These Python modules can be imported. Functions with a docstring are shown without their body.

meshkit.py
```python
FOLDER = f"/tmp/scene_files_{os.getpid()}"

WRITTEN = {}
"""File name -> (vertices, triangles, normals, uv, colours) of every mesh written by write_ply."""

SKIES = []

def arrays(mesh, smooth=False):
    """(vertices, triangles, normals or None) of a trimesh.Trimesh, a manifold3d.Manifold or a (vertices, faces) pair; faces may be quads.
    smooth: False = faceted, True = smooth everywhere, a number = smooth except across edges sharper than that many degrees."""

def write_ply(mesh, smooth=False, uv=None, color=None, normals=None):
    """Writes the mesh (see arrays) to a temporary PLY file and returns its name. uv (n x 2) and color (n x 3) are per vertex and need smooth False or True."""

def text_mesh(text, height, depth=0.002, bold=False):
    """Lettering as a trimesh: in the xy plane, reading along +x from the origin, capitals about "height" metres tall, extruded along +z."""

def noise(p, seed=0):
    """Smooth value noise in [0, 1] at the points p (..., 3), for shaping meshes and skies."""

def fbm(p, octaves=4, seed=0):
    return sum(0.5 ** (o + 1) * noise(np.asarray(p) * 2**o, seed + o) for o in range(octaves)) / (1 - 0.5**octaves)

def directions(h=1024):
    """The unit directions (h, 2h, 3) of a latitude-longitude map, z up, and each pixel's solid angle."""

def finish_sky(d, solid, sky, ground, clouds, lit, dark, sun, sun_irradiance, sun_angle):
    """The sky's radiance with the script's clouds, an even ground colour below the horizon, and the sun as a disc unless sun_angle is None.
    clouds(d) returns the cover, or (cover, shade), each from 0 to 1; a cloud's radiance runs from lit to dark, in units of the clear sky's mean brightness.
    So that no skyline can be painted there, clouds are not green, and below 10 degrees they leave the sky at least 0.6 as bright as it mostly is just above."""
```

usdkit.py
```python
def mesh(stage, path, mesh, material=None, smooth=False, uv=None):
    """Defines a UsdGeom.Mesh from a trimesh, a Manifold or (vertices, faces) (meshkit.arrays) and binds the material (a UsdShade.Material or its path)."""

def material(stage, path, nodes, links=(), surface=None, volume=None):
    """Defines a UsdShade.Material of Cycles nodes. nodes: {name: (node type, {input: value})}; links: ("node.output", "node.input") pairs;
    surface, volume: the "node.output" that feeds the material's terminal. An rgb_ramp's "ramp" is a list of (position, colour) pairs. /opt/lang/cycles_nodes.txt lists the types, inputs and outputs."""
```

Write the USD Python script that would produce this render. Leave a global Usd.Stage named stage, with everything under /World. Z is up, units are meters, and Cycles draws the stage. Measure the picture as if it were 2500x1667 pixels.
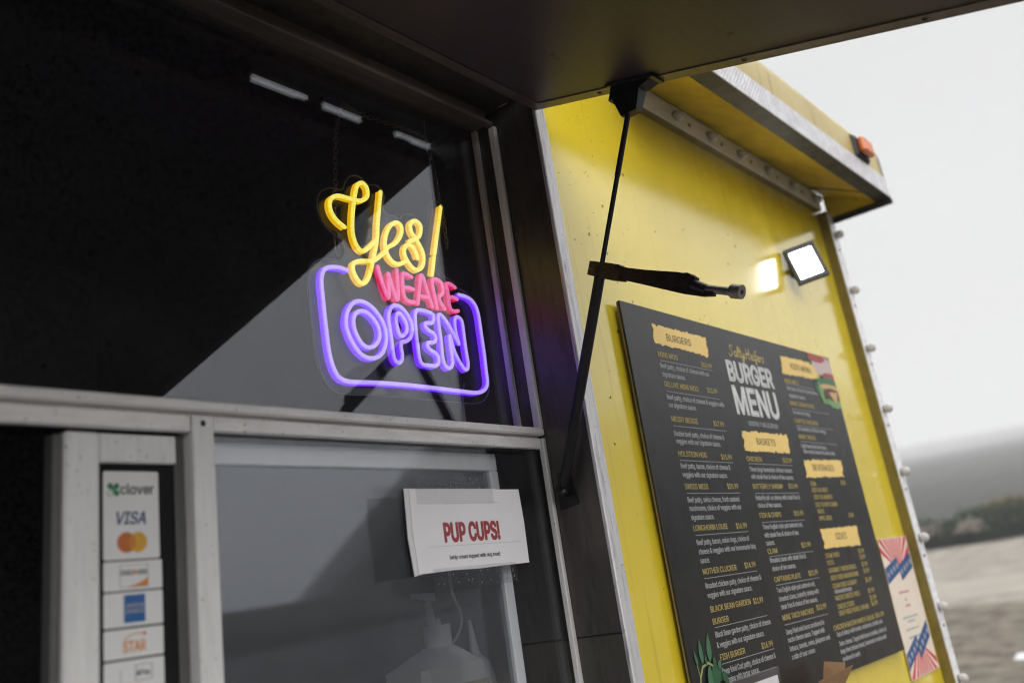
import math, random
import numpy as np, trimesh
from shapely.geometry import LineString, Polygon, Point
from shapely.ops import unary_union
from scipy.interpolate import CubicSpline
from pxr import Gf, Sdf, Usd, UsdGeom, UsdLux, UsdShade
import usdkit, meshkit

stage = Usd.Stage.CreateInMemory()
UsdGeom.SetStageUpAxis(stage, UsdGeom.Tokens.z)
UsdGeom.SetStageMetersPerUnit(stage, 1.0)
UsdGeom.Xform.Define(stage, '/World')
UsdGeom.Scope.Define(stage, '/World/Looks')
rng = np.random.default_rng(7)
random.seed(7)

# ------------------------------------------------------------------ camera
# x runs along the truck's side, y into the truck, z up; the outer skin of the truck is y = 0
cam = UsdGeom.Camera.Define(stage, '/World/camera')
R_ = [[0.63237, -0.76205, -0.13924], [0.17391, 0.3148, -0.93309], [0.7549, 0.56584, 0.3316]]   # right, down, forward
r, d, f = (Gf.Vec3d(*v) for v in R_)
cam.AddTransformOp().Set(Gf.Matrix4d(r[0], r[1], r[2], 0, -d[0], -d[1], -d[2], 0, -f[0], -f[1], -f[2], 0, 0, -1.03, 0, 1))
cam.CreateHorizontalApertureAttr(36.0)
cam.CreateVerticalApertureAttr(36.0 * 682 / 1024)
cam.CreateFocalLengthAttr(2351.26 / 2500 * 36)
cam.CreateHorizontalApertureOffsetAttr(40.2 / 2500 * 36)
cam.CreateVerticalApertureOffsetAttr(-181.2 / 2500 * 36)
cam.CreateClippingRangeAttr(Gf.Vec2f(0.02, 10000))
cam.CreateFStopAttr(2.2)
cam.CreateFocusDistanceAttr(1.9)
cam.CreateExposureAttr(0.64)

# ------------------------------------------------------------------ sky: fog overhead, soft daylight
SUN_EL, SUN_AZ = math.radians(15), math.radians(203)      # azimuth from +y towards +x
sky = UsdLux.DomeLight.Define(stage, '/World/sky')
sm = usdkit.material(stage, '/World/Looks/sky_look', {
    'tc': ('texture_coordinate', {}),
    'sky': ('sky_texture', {'sky_type': 'single_scattering', 'sun_disc': False, 'sun_elevation': SUN_EL, 'sun_rotation': SUN_AZ, 'aerosol_density': 4.0}),
    'n': ('noise_texture', {'scale': 1.6, 'detail': 4.0, 'roughness': 0.55}),
    'r': ('rgb_ramp', {'ramp': [(0.3, (0.94, 0.94, 0.94)), (0.7, (1.06, 1.06, 1.06))]}),
    'xyz': ('separate_xyz', {}),
    'grad': ('rgb_ramp', {'ramp': [(0.0, (3.4, 3.43, 3.45)), (0.1, (3.5, 3.53, 3.55)), (0.3, (4.5, 4.52, 4.54)), (0.45, (4.7, 4.72, 4.73)), (1.0, (13.5, 13.6, 13.7))]}),      # an overcast sky is brightest overhead
    'gm': ('mix', {'mix_type': 'multiply', 'fac': 1.0}),
    'dot': ('vector_math', {'math_type': 'dot_product', 'vector2': (math.sin(SUN_AZ), math.cos(SUN_AZ), 0.25)}),   # the veiled sun brightens its side of the fog
    'glow': ('map_range', {'range_type': 'smoothstep', 'from_min': -0.1, 'from_max': 1.0, 'to_min': 1.0, 'to_max': 2.3}),
    'gl2': ('vector_math', {'math_type': 'scale'}),
    'm': ('mix', {'fac': 0.96}),
    'b': ('background_shader', {'strength': 0.1})},
    [('tc.generated', 'n.vector'), ('n.fac', 'r.fac'), ('tc.generated', 'xyz.vector'), ('xyz.z', 'grad.fac'), ('grad.color', 'gm.color1'), ('r.color', 'gm.color2'),
     ('tc.generated', 'dot.vector1'), ('dot.value', 'glow.value'), ('gm.color', 'gl2.vector1'), ('glow.result', 'gl2.scale'),
     ('sky.color', 'm.color1'), ('gl2.vector', 'm.color2'), ('m.color', 'b.color')], surface='b.background')
UsdShade.MaterialBindingAPI.Apply(sky.GetPrim()).Bind(sm)
sky.GetPrim().SetCustomDataByKey('kind', 'structure')

sun = UsdLux.DistantLight.Define(stage, '/World/sun')
sun.CreateIntensityAttr(0.4)
sun.CreateAngleAttr(30.0)
sun.CreateNormalizeAttr(True)
sun.CreateColorAttr(Gf.Vec3f(1.0, 0.97, 0.92))
sd = Gf.Vec3d(math.sin(SUN_AZ) * math.cos(SUN_EL), math.cos(SUN_AZ) * math.cos(SUN_EL), math.sin(SUN_EL))
sun.AddTransformOp().Set(Gf.Matrix4d().SetRotate(Gf.Rotation(Gf.Vec3d(0, 0, 1), sd)))

# ------------------------------------------------------------------ helpers
made = {}
def numbered(parent, name):
    k = (parent, name)
    made[k] = made.get(k, -1) + 1
    return f'{parent}/{name}' if made[k] == 0 else f'{parent}/{name}_{made[k]:03d}'

def tag(p, label=None, cat=None, group=None, kind=None):
    p = p.GetPrim() if hasattr(p, 'GetPrim') else p
    for k, v in (('label', label), ('category', cat), ('group', group), ('kind', kind)):
        if v: p.SetCustomDataByKey(k, v)
    return p

def thing(name, label, cat, loc=(0, 0, 0), rot=None, group=None):
    x = UsdGeom.Xform.Define(stage, numbered('/World', name))
    x.AddTranslateOp().Set(Gf.Vec3d(*loc))
    if rot is not None: x.AddRotateXYZOp().Set(Gf.Vec3f(*rot))
    p = tag(x, label, cat, group)
    ORIGIN[str(p.GetPath())] = np.array(loc, float) if rot is None else None
    return p
ORIGIN = {}

def part(name, mesh, mat, parent=None, smooth=False, label=None):
    """one Mesh prim; vertices are given in world coordinates and moved to the frame of the thing they belong to"""
    pp = '/World' if parent is None else str(parent.GetPath())
    v, fcs, n = meshkit.arrays(mesh, smooth)
    top = '/'.join(pp.split('/')[:3])
    off = ORIGIN.get(top)
    if off is not None: v = v - off
    path = numbered(pp, name)
    m = UsdGeom.Mesh.Define(stage, path)
    from pxr import Vt
    m.CreatePointsAttr(Vt.Vec3fArray.FromNumpy(v.astype(np.float32)))
    m.CreateFaceVertexCountsAttr(Vt.IntArray.FromNumpy(np.full(len(fcs), 3, np.int32)))
    m.CreateFaceVertexIndicesAttr(Vt.IntArray.FromNumpy(fcs.astype(np.int32).ravel()))
    m.CreateSubdivisionSchemeAttr('none')
    if n is not None:
        m.CreateNormalsAttr(Vt.Vec3fArray.FromNumpy(n.astype(np.float32)))
        m.SetNormalsInterpolation('vertex')
    UsdShade.MaterialBindingAPI.Apply(m.GetPrim()).Bind(MAT[mat] if isinstance(mat, str) else mat)
    if label: m.GetPrim().SetCustomDataByKey('label', label)
    return m.GetPrim()

cat = trimesh.util.concatenate
def box(x0, x1, y0, y1, z0, z1, c=0.0015):
    lo, hi = np.array([x0, y0, z0], float), np.array([x1, y1, z1], float)
    c = min(c, 0.45 * (hi - lo).min())
    if c <= 0: return trimesh.creation.box(bounds=[lo, hi])
    pts = []
    for sx in (0, 1):
        for sy in (0, 1):
            for sz in (0, 1):
                p = np.where([sx, sy, sz], hi, lo); s = np.where([sx, sy, sz], -c, c)
                for k in range(3):
                    q = p + s; q[k] = p[k]; pts.append(q)
    return trimesh.convex.convex_hull(np.array(pts))
def hull(pts): return trimesh.convex.convex_hull(np.array(pts, float))
def cyl(a, b, r0, r1=None, n=20):
    a, b = np.array(a, float), np.array(b, float); r1 = r0 if r1 is None else r1
    w = (b - a) / np.linalg.norm(b - a); u = np.cross(w, [0, 0, 1] if abs(w[2]) < .9 else [1, 0, 0]); u /= np.linalg.norm(u); v = np.cross(w, u)
    t = np.linspace(0, 2 * np.pi, n, endpoint=False); ring = np.outer(np.cos(t), u) + np.outer(np.sin(t), v)
    return hull(np.vstack([a + ring * r0, b + ring * r1]))
def sphere(c, r, sub=2, sc=(1, 1, 1)):
    s = trimesh.creation.icosphere(subdivisions=sub, radius=r); s.vertices = s.vertices * sc + np.array(c); return s
def tube(pts, r, n=10, closed=False):
    p = np.array(pts, float); k = len(p)
    t = np.roll(p, -1, 0) - np.roll(p, 1, 0) if closed else np.gradient(p, axis=0)
    t /= np.linalg.norm(t, axis=1, keepdims=True)
    u = np.cross(t[0], [0, 1, 0] if abs(t[0][1]) < .9 else [1, 0, 0]); u /= np.linalg.norm(u)
    V, a = [], np.linspace(0, 2 * np.pi, n, endpoint=False)
    rr = np.broadcast_to(r, k)
    for i in range(k):
        u = u - t[i] * np.dot(u, t[i]); u /= np.linalg.norm(u); w = np.cross(t[i], u)
        V.append(p[i] + rr[i] * (np.outer(np.cos(a), u) + np.outer(np.sin(a), w)))
    V = np.vstack(V); F = []
    for i in range(k if closed else k - 1):
        j = (i + 1) % k
        for q in range(n):
            q2 = (q + 1) % n
            F += [[i*n+q, j*n+q2, j*n+q], [i*n+q, i*n+q2, j*n+q2]]
    if not closed:
        V = np.vstack([V, p[0], p[-1]])
        for q in range(n):
            q2 = (q + 1) % n
            F += [[len(V)-2, q2, q], [len(V)-1, (k-1)*n+q, (k-1)*n+q2]]
    m = trimesh.Trimesh(V, np.array(F), process=False); m.fix_normals() if False else None
    return m
def revolve(prof, c, n=24):
    m = trimesh.creation.revolve(np.array(prof, float), sections=n); m.apply_translation(c); return m
def quad(pts):
    return trimesh.Trimesh(np.array(pts, float), [[0, 1, 2], [0, 2, 3]], process=False)

# flat print lies on planes facing -y: (x, z) shapes, front face at y
def plate(poly, y, depth, x0=0.0, z0=0.0):
    ms = []
    for g in (getattr(poly, 'geoms', [poly])):
        if g.is_empty or g.area < 1e-9: continue
        m = trimesh.creation.extrude_polygon(g, depth, engine='earcut')
        v = m.vertices; m.vertices = np.c_[v[:, 0] + x0, y + depth - v[:, 2], v[:, 1] + z0]; ms.append(m)
    return cat(ms) if ms else None
_tc = {}
def text(t, x, z, w, h, y, depth=0.0004, bold=False, rot=0.0, shear=0.0):
    """lettering on a plane facing -y: starts at x, baseline z, total width w, capital height h, front at y"""
    k = (t, bold)
    if k not in _tc: _tc[k] = meshkit.text_mesh(t, 1.0, 0.05, bold)
    m = _tc[k].copy(); v = m.vertices; w0 = v[:, 0].max() - v[:, 0].min()
    X = (v[:, 0] - v[:, 0].min()) * (w / w0); Z = v[:, 1] * h; X = X + shear * Z
    c, s = math.cos(rot), math.sin(rot)
    m.vertices = np.c_[x + X * c - Z * s, y + depth - v[:, 2] / 0.05 * depth, z + X * s + Z * c]
    return m
def text_poly(t, w, h, bold=False):
    m = meshkit.text_mesh(t, 1.0, 0.05, bold); v, f = m.vertices, m.faces
    keep = f[(v[f][:, :, 2] > 0.049).all(1)]
    v = v - [v[:, 0].min(), 0, 0]; w0 = v[:, 0].max()
    return unary_union([Polygon(v[a][:, :2] * [w / w0, h]).buffer(1e-6) for a in keep])

# ------------------------------------------------------------------ materials
MAT = {}
def mat(name, nodes, links, surface='p.BSDF', volume=None):
    MAT[name] = usdkit.material(stage, '/World/Looks/' + name, nodes, links, surface=surface, volume=volume)
def plain(name, col, rough=0.5, metal=0.0, var=0.12, scale=30.0, bump=0.0, bscale=200.0, spec=0.5, **kw):
    """a colour with a little mottling and, if asked, a fine relief"""
    c = np.array(col, float)
    nodes = {'g': ('geometry', {}), 'n': ('noise_texture', {'scale': scale, 'detail': 5.0, 'roughness': 0.6}),
             'r': ('rgb_ramp', {'ramp': [(0.25, tuple(c * (1 - var))), (0.75, tuple(c * (1 + var)))]}),
             'p': ('principled_bsdf', {'roughness': rough, 'metallic': metal, 'specular_ior_level': spec, **kw})}
    links = [('g.position', 'n.vector'), ('n.fac', 'r.fac'), ('r.color', 'p.base_color')]
    if bump:
        nodes['n2'] = ('noise_texture', {'scale': bscale, 'detail': 3.0}); nodes['b'] = ('bump', {'strength': bump, 'distance': 0.002})
        links += [('g.position', 'n2.vector'), ('n2.fac', 'b.height'), ('b.normal', 'p.normal')]
    mat(name, nodes, links)

# glossy yellow paint with slight oil-canning, scratches running down and flecks of dirt
mat('yellow_paint', {
    'g': ('geometry', {}),
    'n': ('noise_texture', {'scale': 2.5, 'detail': 4.0}),
    'base': ('rgb_ramp', {'ramp': [(0.3, (0.70, 0.53, 0.022)), (0.7, (0.76, 0.59, 0.034))]}),
    'ms': ('mapping', {'scale': (60.0, 60.0, 1.6)}),
    'ns': ('noise_texture', {'scale': 1.0, 'detail': 3.0, 'roughness': 0.5}),
    'rs': ('rgb_ramp', {'ramp': [(0.0, (0.78, 0.76, 0.7)), (0.33, (0.84, 0.82, 0.78)), (0.38, (1, 1, 1)), (1.0, (1, 1, 1))]}),
    'mul': ('mix', {'mix_type': 'multiply', 'fac': 0.8}),
    'v': ('voronoi_texture', {'scale': 13.0, 'randomness': 1.0}),
    'nv': ('noise_texture', {'scale': 40.0, 'detail': 3.0}),
    'nva': ('math', {'math_type': 'multiply_add', 'value2': 0.16, 'value3': -0.055}),
    'sub': ('math', {'math_type': 'subtract'}),
    'rv': ('rgb_ramp', {'ramp': [(0.0, (0.05, 0.04, 0.02)), (0.02, (0.1, 0.08, 0.03)), (0.04, (1, 1, 1)), (1.0, (1, 1, 1))]}),
    'mul2': ('mix', {'mix_type': 'multiply', 'fac': 0.85}),
    'nb': ('noise_texture', {'scale': 5.0, 'detail': 1.0}), 'bp': ('bump', {'strength': 0.35, 'distance': 0.0035}),
    'nr': ('noise_texture', {'scale': 9.0, 'detail': 4.0}), 'rr': ('map_range', {'from_min': 0.3, 'from_max': 0.7, 'to_min': 0.13, 'to_max': 0.24}),
    'p': ('principled_bsdf', {'specular_ior_level': 0.8, 'coat_weight': 1.0, 'coat_ior': 1.6, 'coat_roughness': 0.15})},
    [('g.position', 'n.vector'), ('n.fac', 'base.fac'), ('g.position', 'ms.vector'), ('ms.vector', 'ns.vector'), ('ns.fac', 'rs.fac'),
     ('base.color', 'mul.color1'), ('rs.color', 'mul.color2'), ('g.position', 'v.vector'), ('g.position', 'nv.vector'), ('nv.fac', 'nva.value1'),
     ('v.distance', 'sub.value1'), ('nva.value', 'sub.value2'), ('sub.value', 'rv.fac'), ('mul.color', 'mul2.color1'), ('rv.color', 'mul2.color2'),
     ('mul2.color', 'p.base_color'), ('g.position', 'nb.vector'), ('nb.fac', 'bp.height'), ('bp.normal', 'p.normal'),
     ('g.position', 'nr.vector'), ('nr.fac', 'rr.value'), ('rr.result', 'p.roughness')])
def brushed(name, col, rough, metal, stretch, bump=0.25, dirt=0.35):
    mat(name, {'g': ('geometry', {}), 'm': ('mapping', {'scale': stretch}), 'n': ('noise_texture', {'scale': 1.0, 'detail': 5.0, 'roughness': 0.65}),
        'c': ('rgb_ramp', {'ramp': [(0.3, tuple(np.array(col) * (1 - dirt))), (0.5, col), (0.75, tuple(np.array(col) * 1.12))]}),
        'n2': ('noise_texture', {'scale': 160.0, 'detail': 2.0}), 'k': ('rgb_ramp', {'ramp': [(0.0, (0.25, 0.2, 0.16)), (0.27, (0.4, 0.35, 0.3)), (0.33, (1, 1, 1)), (1, (1, 1, 1))]}),
        'mx': ('mix', {'mix_type': 'multiply', 'fac': 0.7}),
        'b': ('bump', {'strength': bump, 'distance': 0.0015}), 'p': ('principled_bsdf', {'roughness': rough, 'metallic': metal})},
        [('g.position', 'm.vector'), ('m.vector', 'n.vector'), ('n.fac', 'c.fac'), ('g.position', 'n2.vector'), ('n2.fac', 'k.fac'), ('c.color', 'mx.color1'),
         ('k.color', 'mx.color2'), ('mx.color', 'p.base_color'), ('n.fac', 'b.height'), ('b.normal', 'p.normal')])
brushed('scuffed_aluminium', (0.66, 0.65, 0.67), 0.4, 0.45, (120.0, 120.0, 11.0), 0.5, 0.55)
brushed('frame_aluminium', (0.74, 0.73, 0.73), 0.42, 0.1, (6.0, 60.0, 60.0), 0.05, 0.1)
brushed('frame_upright', (0.74, 0.73, 0.73), 0.42, 0.1, (60.0, 60.0, 6.0), 0.05, 0.12)
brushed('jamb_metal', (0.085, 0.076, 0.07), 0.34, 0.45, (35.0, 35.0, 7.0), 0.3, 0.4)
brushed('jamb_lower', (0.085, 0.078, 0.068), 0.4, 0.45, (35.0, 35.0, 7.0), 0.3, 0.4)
brushed('rail_white', (0.80, 0.78, 0.78), 0.38, 0.05, (12.0, 60.0, 60.0), 0.1, 0.15)
mat('awning_board', {'g': ('geometry', {}), 'm': ('mapping', {'scale': (4.0, 90.0, 90.0)}), 'n': ('noise_texture', {'scale': 1.0, 'detail': 6.0, 'roughness': 0.6}),
    'c': ('rgb_ramp', {'ramp': [(0.25, (0.058, 0.046, 0.049)), (0.75, (0.080, 0.064, 0.067))]}),
    'v': ('noise_texture', {'scale': 22.0, 'detail': 2.0}), 'k': ('rgb_ramp', {'ramp': [(0.0, (0.1, 0.08, 0.06)), (0.25, (0.2, 0.16, 0.13)), (0.28, (1, 1, 1)), (1, (1, 1, 1))]}),
    'mx': ('mix', {'mix_type': 'multiply', 'fac': 0.9}), 'p': ('principled_bsdf', {'roughness': 0.45, 'specular_ior_level': 0.4})},
    [('g.position', 'm.vector'), ('m.vector', 'n.vector'), ('n.fac', 'c.fac'), ('g.position', 'v.vector'), ('v.fac', 'k.fac'), ('c.color', 'mx.color1'), ('k.color', 'mx.color2'), ('mx.color', 'p.base_color')])
brushed('awning_edge', (0.15, 0.12, 0.105), 0.4, 0.3, (9.0, 80.0, 80.0), 0.15, 0.3)
plain('white_metal', (0.82, 0.82, 0.83), 0.4, 0.1, 0.06)
plain('black_plastic', (0.012, 0.012, 0.013), 0.42, 0, 0.2, bump=0.2)
plain('black_steel', (0.014, 0.013, 0.015), 0.32, 0.3, 0.3, 60)
plain('dull_steel', (0.075, 0.064, 0.066), 0.33, 0.85, 0.35, 50, 0.2)
plain('worn_steel', (0.32, 0.3, 0.28), 0.4, 0.9, 0.25, 60)
plain('rubber', (0.015, 0.015, 0.016), 0.6, 0, 0.2)
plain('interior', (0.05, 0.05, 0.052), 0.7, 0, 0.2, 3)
plain('steel_counter', (0.12, 0.12, 0.12), 0.45, 0.6, 0.1)
plain('roof_white', (0.5, 0.48, 0.4), 0.6, 0, 0.1)
plain('shaded_yellow', (0.19, 0.145, 0.03), 0.4, 0, 0.25, 25)  # the yellow trim paint with its shade mixed into the colour
mat('diamond_plate', {'g': ('geometry', {}), 'm': ('mapping', {'rotation': (0.0, 0.78, 0.0), 'scale': (1.0, 1.0, 1.0)}),
    'v': ('voronoi_texture', {'scale': 85.0, 'metric': 'chebychev', 'randomness': 0.15}), 'r': ('rgb_ramp', {'ramp': [(0.0, (1, 1, 1)), (0.35, (0.8, 0.8, 0.8)), (0.5, (0, 0, 0)), (1, (0, 0, 0))]}),
    'n': ('noise_texture', {'scale': 30.0, 'detail': 4.0}), 'c': ('rgb_ramp', {'ramp': [(0.3, (0.58, 0.57, 0.59)), (0.7, (0.78, 0.77, 0.80))]}),
    'b': ('bump', {'strength': 0.8, 'distance': 0.004}), 'p': ('principled_bsdf', {'metallic': 0.35, 'roughness': 0.38})},
    [('g.position', 'm.vector'), ('m.vector', 'v.vector'), ('v.distance', 'r.fac'), ('r.color', 'b.height'), ('b.normal', 'p.normal'), ('g.position', 'n.vector'), ('n.fac', 'c.fac'), ('c.color', 'p.base_color')])
def glass(name, f0, tint, smear=0.0, veil=0.0):
    """a pane: sunlight passes, both faces mirror the surroundings more the flatter one looks at them; a thin uneven pale film mixed in to lift the blacks"""
    mat(name, {'lw': ('layer_weight', {'blend': 0.5}), 'pw': ('math', {'math_type': 'power', 'value2': 5.0}), 'ma': ('math', {'math_type': 'multiply_add', 'value2': 1 - f0, 'value3': f0}),
        't': ('transparent_bsdf', {'color': tint}), 'gl': ('glossy_bsdf', {'color': (0.92, 0.94, 1.0), 'roughness': smear}), 'x': ('mix_closure', {}),
        'g': ('geometry', {}), 'n': ('noise_texture', {'scale': 7.0, 'detail': 6.0, 'roughness': 0.7}), 'mr': ('map_range', {'from_min': 0.35, 'from_max': 0.75, 'to_min': veil * 0.5, 'to_max': veil * 1.8, 'clamp': True}),
        'd': ('diffuse_bsdf', {'color': (0.6, 0.6, 0.62)}), 'x2': ('mix_closure', {})},  # pale diffuse share, added to raise the dark tones behind the panes
        [('lw.facing', 'pw.value1'), ('pw.value', 'ma.value1'), ('ma.value', 'x.fac'), ('t.BSDF', 'x.closure1'), ('gl.BSDF', 'x.closure2'),
         ('g.position', 'n.vector'), ('n.fac', 'mr.value'), ('mr.result', 'x2.fac'), ('x.closure', 'x2.closure1'), ('d.BSDF', 'x2.closure2')], surface='x2.closure')
glass('window_glass', 0.062, (0.9, 0.91, 0.92), 0.0, 0.010)
glass('lower_glass', 0.056, (0.94, 0.95, 0.96), 0.02, 0.006)
glass('acrylic', 0.035, (0.93, 0.93, 0.94))
glass('clear_tape', 0.02, (0.95, 0.95, 0.95), 0.25)
def neon(name, core, front, side, strength):
    """lit silicone tube: hottest along its crown, dimmer on the flanks, with the lamps inside as faint beads"""
    mat(name, {'g': ('geometry', {}), 's': ('separate_xyz', {}), 'mr': ('map_range', {'from_min': 0.1983, 'from_max': 0.2075, 'clamp': True}),
        'c': ('rgb_ramp', {'ramp': [(0.0, core), (0.12, core), (0.42, front), (0.75, side), (1.0, side)]}), 'w': ('voronoi_texture', {'scale': 105.0, 'randomness': 0.25}),
        'b': ('map_range', {'from_min': 0.0, 'from_max': 0.8, 'to_min': 1.1, 'to_max': 0.85}), 'mul': ('math', {'math_type': 'multiply', 'value2': strength}),
        'e': ('emission', {}), 'gl': ('glossy_bsdf', {'color': (0.5, 0.5, 0.5), 'roughness': 0.3}), 'x': ('mix_closure', {'fac': 0.05})},
        [('g.position', 's.vector'), ('s.y', 'mr.value'), ('mr.result', 'c.fac'), ('g.position', 'w.vector'), ('w.distance', 'b.value'),
         ('b.result', 'mul.value1'), ('mul.value', 'e.strength'), ('c.color', 'e.color'), ('e.emission', 'x.closure1'), ('gl.BSDF', 'x.closure2')], surface='x.closure')
neon('neon_yellow', (1.0, 0.88, 0.16), (1.0, 0.78, 0.045), (0.85, 0.45, 0.006), 0.9)
neon('neon_purple', (0.56, 0.40, 1.0), (0.30, 0.14, 1.0), (0.22, 0.03, 1.5), 0.9)
neon('neon_pink', (1.0, 0.20, 0.48), (1.0, 0.06, 0.26), (0.75, 0.008, 0.10), 0.78)
mat('lamp_glow', {'e': ('emission', {'color': (1.0, 0.98, 0.93), 'strength': 8.0})}, [], surface='e.emission')
plain('bulb_glass', (0.62, 0.60, 0.58), 0.18, 0, 0.1, 60, transmission_weight=0.25)
plain('amber_lens', (0.60, 0.14, 0.022), 0.25, 0, 0.2, 60)
plain('board_black', (0.0125, 0.0125, 0.0135), 0.4, 0, 0.15, 20)
mat('board_face', {'g': ('geometry', {}), 'w': ('wave_texture', {'wave_type': 'bands', 'bands_direction': 'x', 'scale': 60.0, 'distortion': 0.3}), 'b': ('bump', {'strength': 0.07, 'distance': 0.0012}),
    'n': ('noise_texture', {'scale': 6.0, 'detail': 4.0}), 'r': ('map_range', {'from_min': 0.3, 'from_max': 0.7, 'to_min': 0.26, 'to_max': 0.34}),
    'p': ('principled_bsdf', {'base_color': (0.006, 0.006, 0.0066), 'specular_ior_level': 0.5})},
    [('g.position', 'w.vector'), ('w.fac', 'b.height'), ('b.normal', 'p.normal'), ('g.position', 'n.vector'), ('n.fac', 'r.value'), ('r.result', 'p.roughness')])
plain('board_core', (0.30, 0.25, 0.14), 0.7, 0, 0.2, 80)
def ink(name, col, rough=0.45): plain(name, col, rough, 0, 0.05, 40)
ink('ink_gold', (0.45, 0.345, 0.115)); ink('ink_title', (0.60, 0.60, 0.60)); ink('ink_white', (0.40, 0.40, 0.41)); ink('ink_banner', (0.74, 0.52, 0.17)); ink('ink_black', (0.03, 0.028, 0.022))
ink('ink_green', (0.045, 0.14, 0.07)); ink('ink_leaf_dark', (0.02, 0.085, 0.035)); ink('ink_leaf_light', (0.16, 0.30, 0.12)); ink('ink_red', (0.33, 0.05, 0.055)); ink('ink_meat', (0.10, 0.035, 0.03))
ink('ink_bun', (0.50, 0.34, 0.15)); ink('ink_onion', (0.50, 0.40, 0.38)); ink('ink_stem', (0.30, 0.33, 0.13))
plain('paper_white', (0.84, 0.82, 0.85), 0.6, 0, 0.03, 12)
plain('sticker_white', (0.74, 0.74, 0.75), 0.4, 0, 0.03, 20)
ink('sign_red', (0.36, 0.045, 0.055)); ink('sign_grey', (0.06, 0.06, 0.065)); ink('brand_green', (0.012, 0.20, 0.07)); ink('brand_charcoal', (0.05, 0.052, 0.055)); ink('brand_navy', (0.02, 0.035, 0.16))
ink('brand_orange_red', (0.50, 0.13, 0.02)); ink('brand_amber', (0.68, 0.36, 0.03)); ink('brand_mid', (0.60, 0.22, 0.02)); ink('brand_orange', (0.66, 0.22, 0.02)); ink('brand_blue', (0.015, 0.11, 0.34)); ink('brand_grey', (0.33, 0.33, 0.34))
ink('flyer_paper', (0.72, 0.62, 0.52)); ink('flyer_blue', (0.02, 0.07, 0.2)); ink('flyer_red', (0.55, 0.03, 0.06)); ink('flyer_ink', (0.2, 0.26, 0.30))
plain('cardboard', (0.30, 0.17, 0.085), 0.75, 0, 0.12, 60)
plain('bottle_plastic', (0.78, 0.78, 0.74), 0.35, 0, 0.05, 20)
plain('label_cream', (0.5, 0.44, 0.3), 0.6)
plain('cord_white', (0.45, 0.43, 0.40), 0.5)
plain('chain_metal', (0.20, 0.17, 0.13), 0.35, 0.9, 0.2)
plain('dark_fabric', (0.11, 0.11, 0.115), 0.8, 0, 0.2, 40, 0.3)

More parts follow.
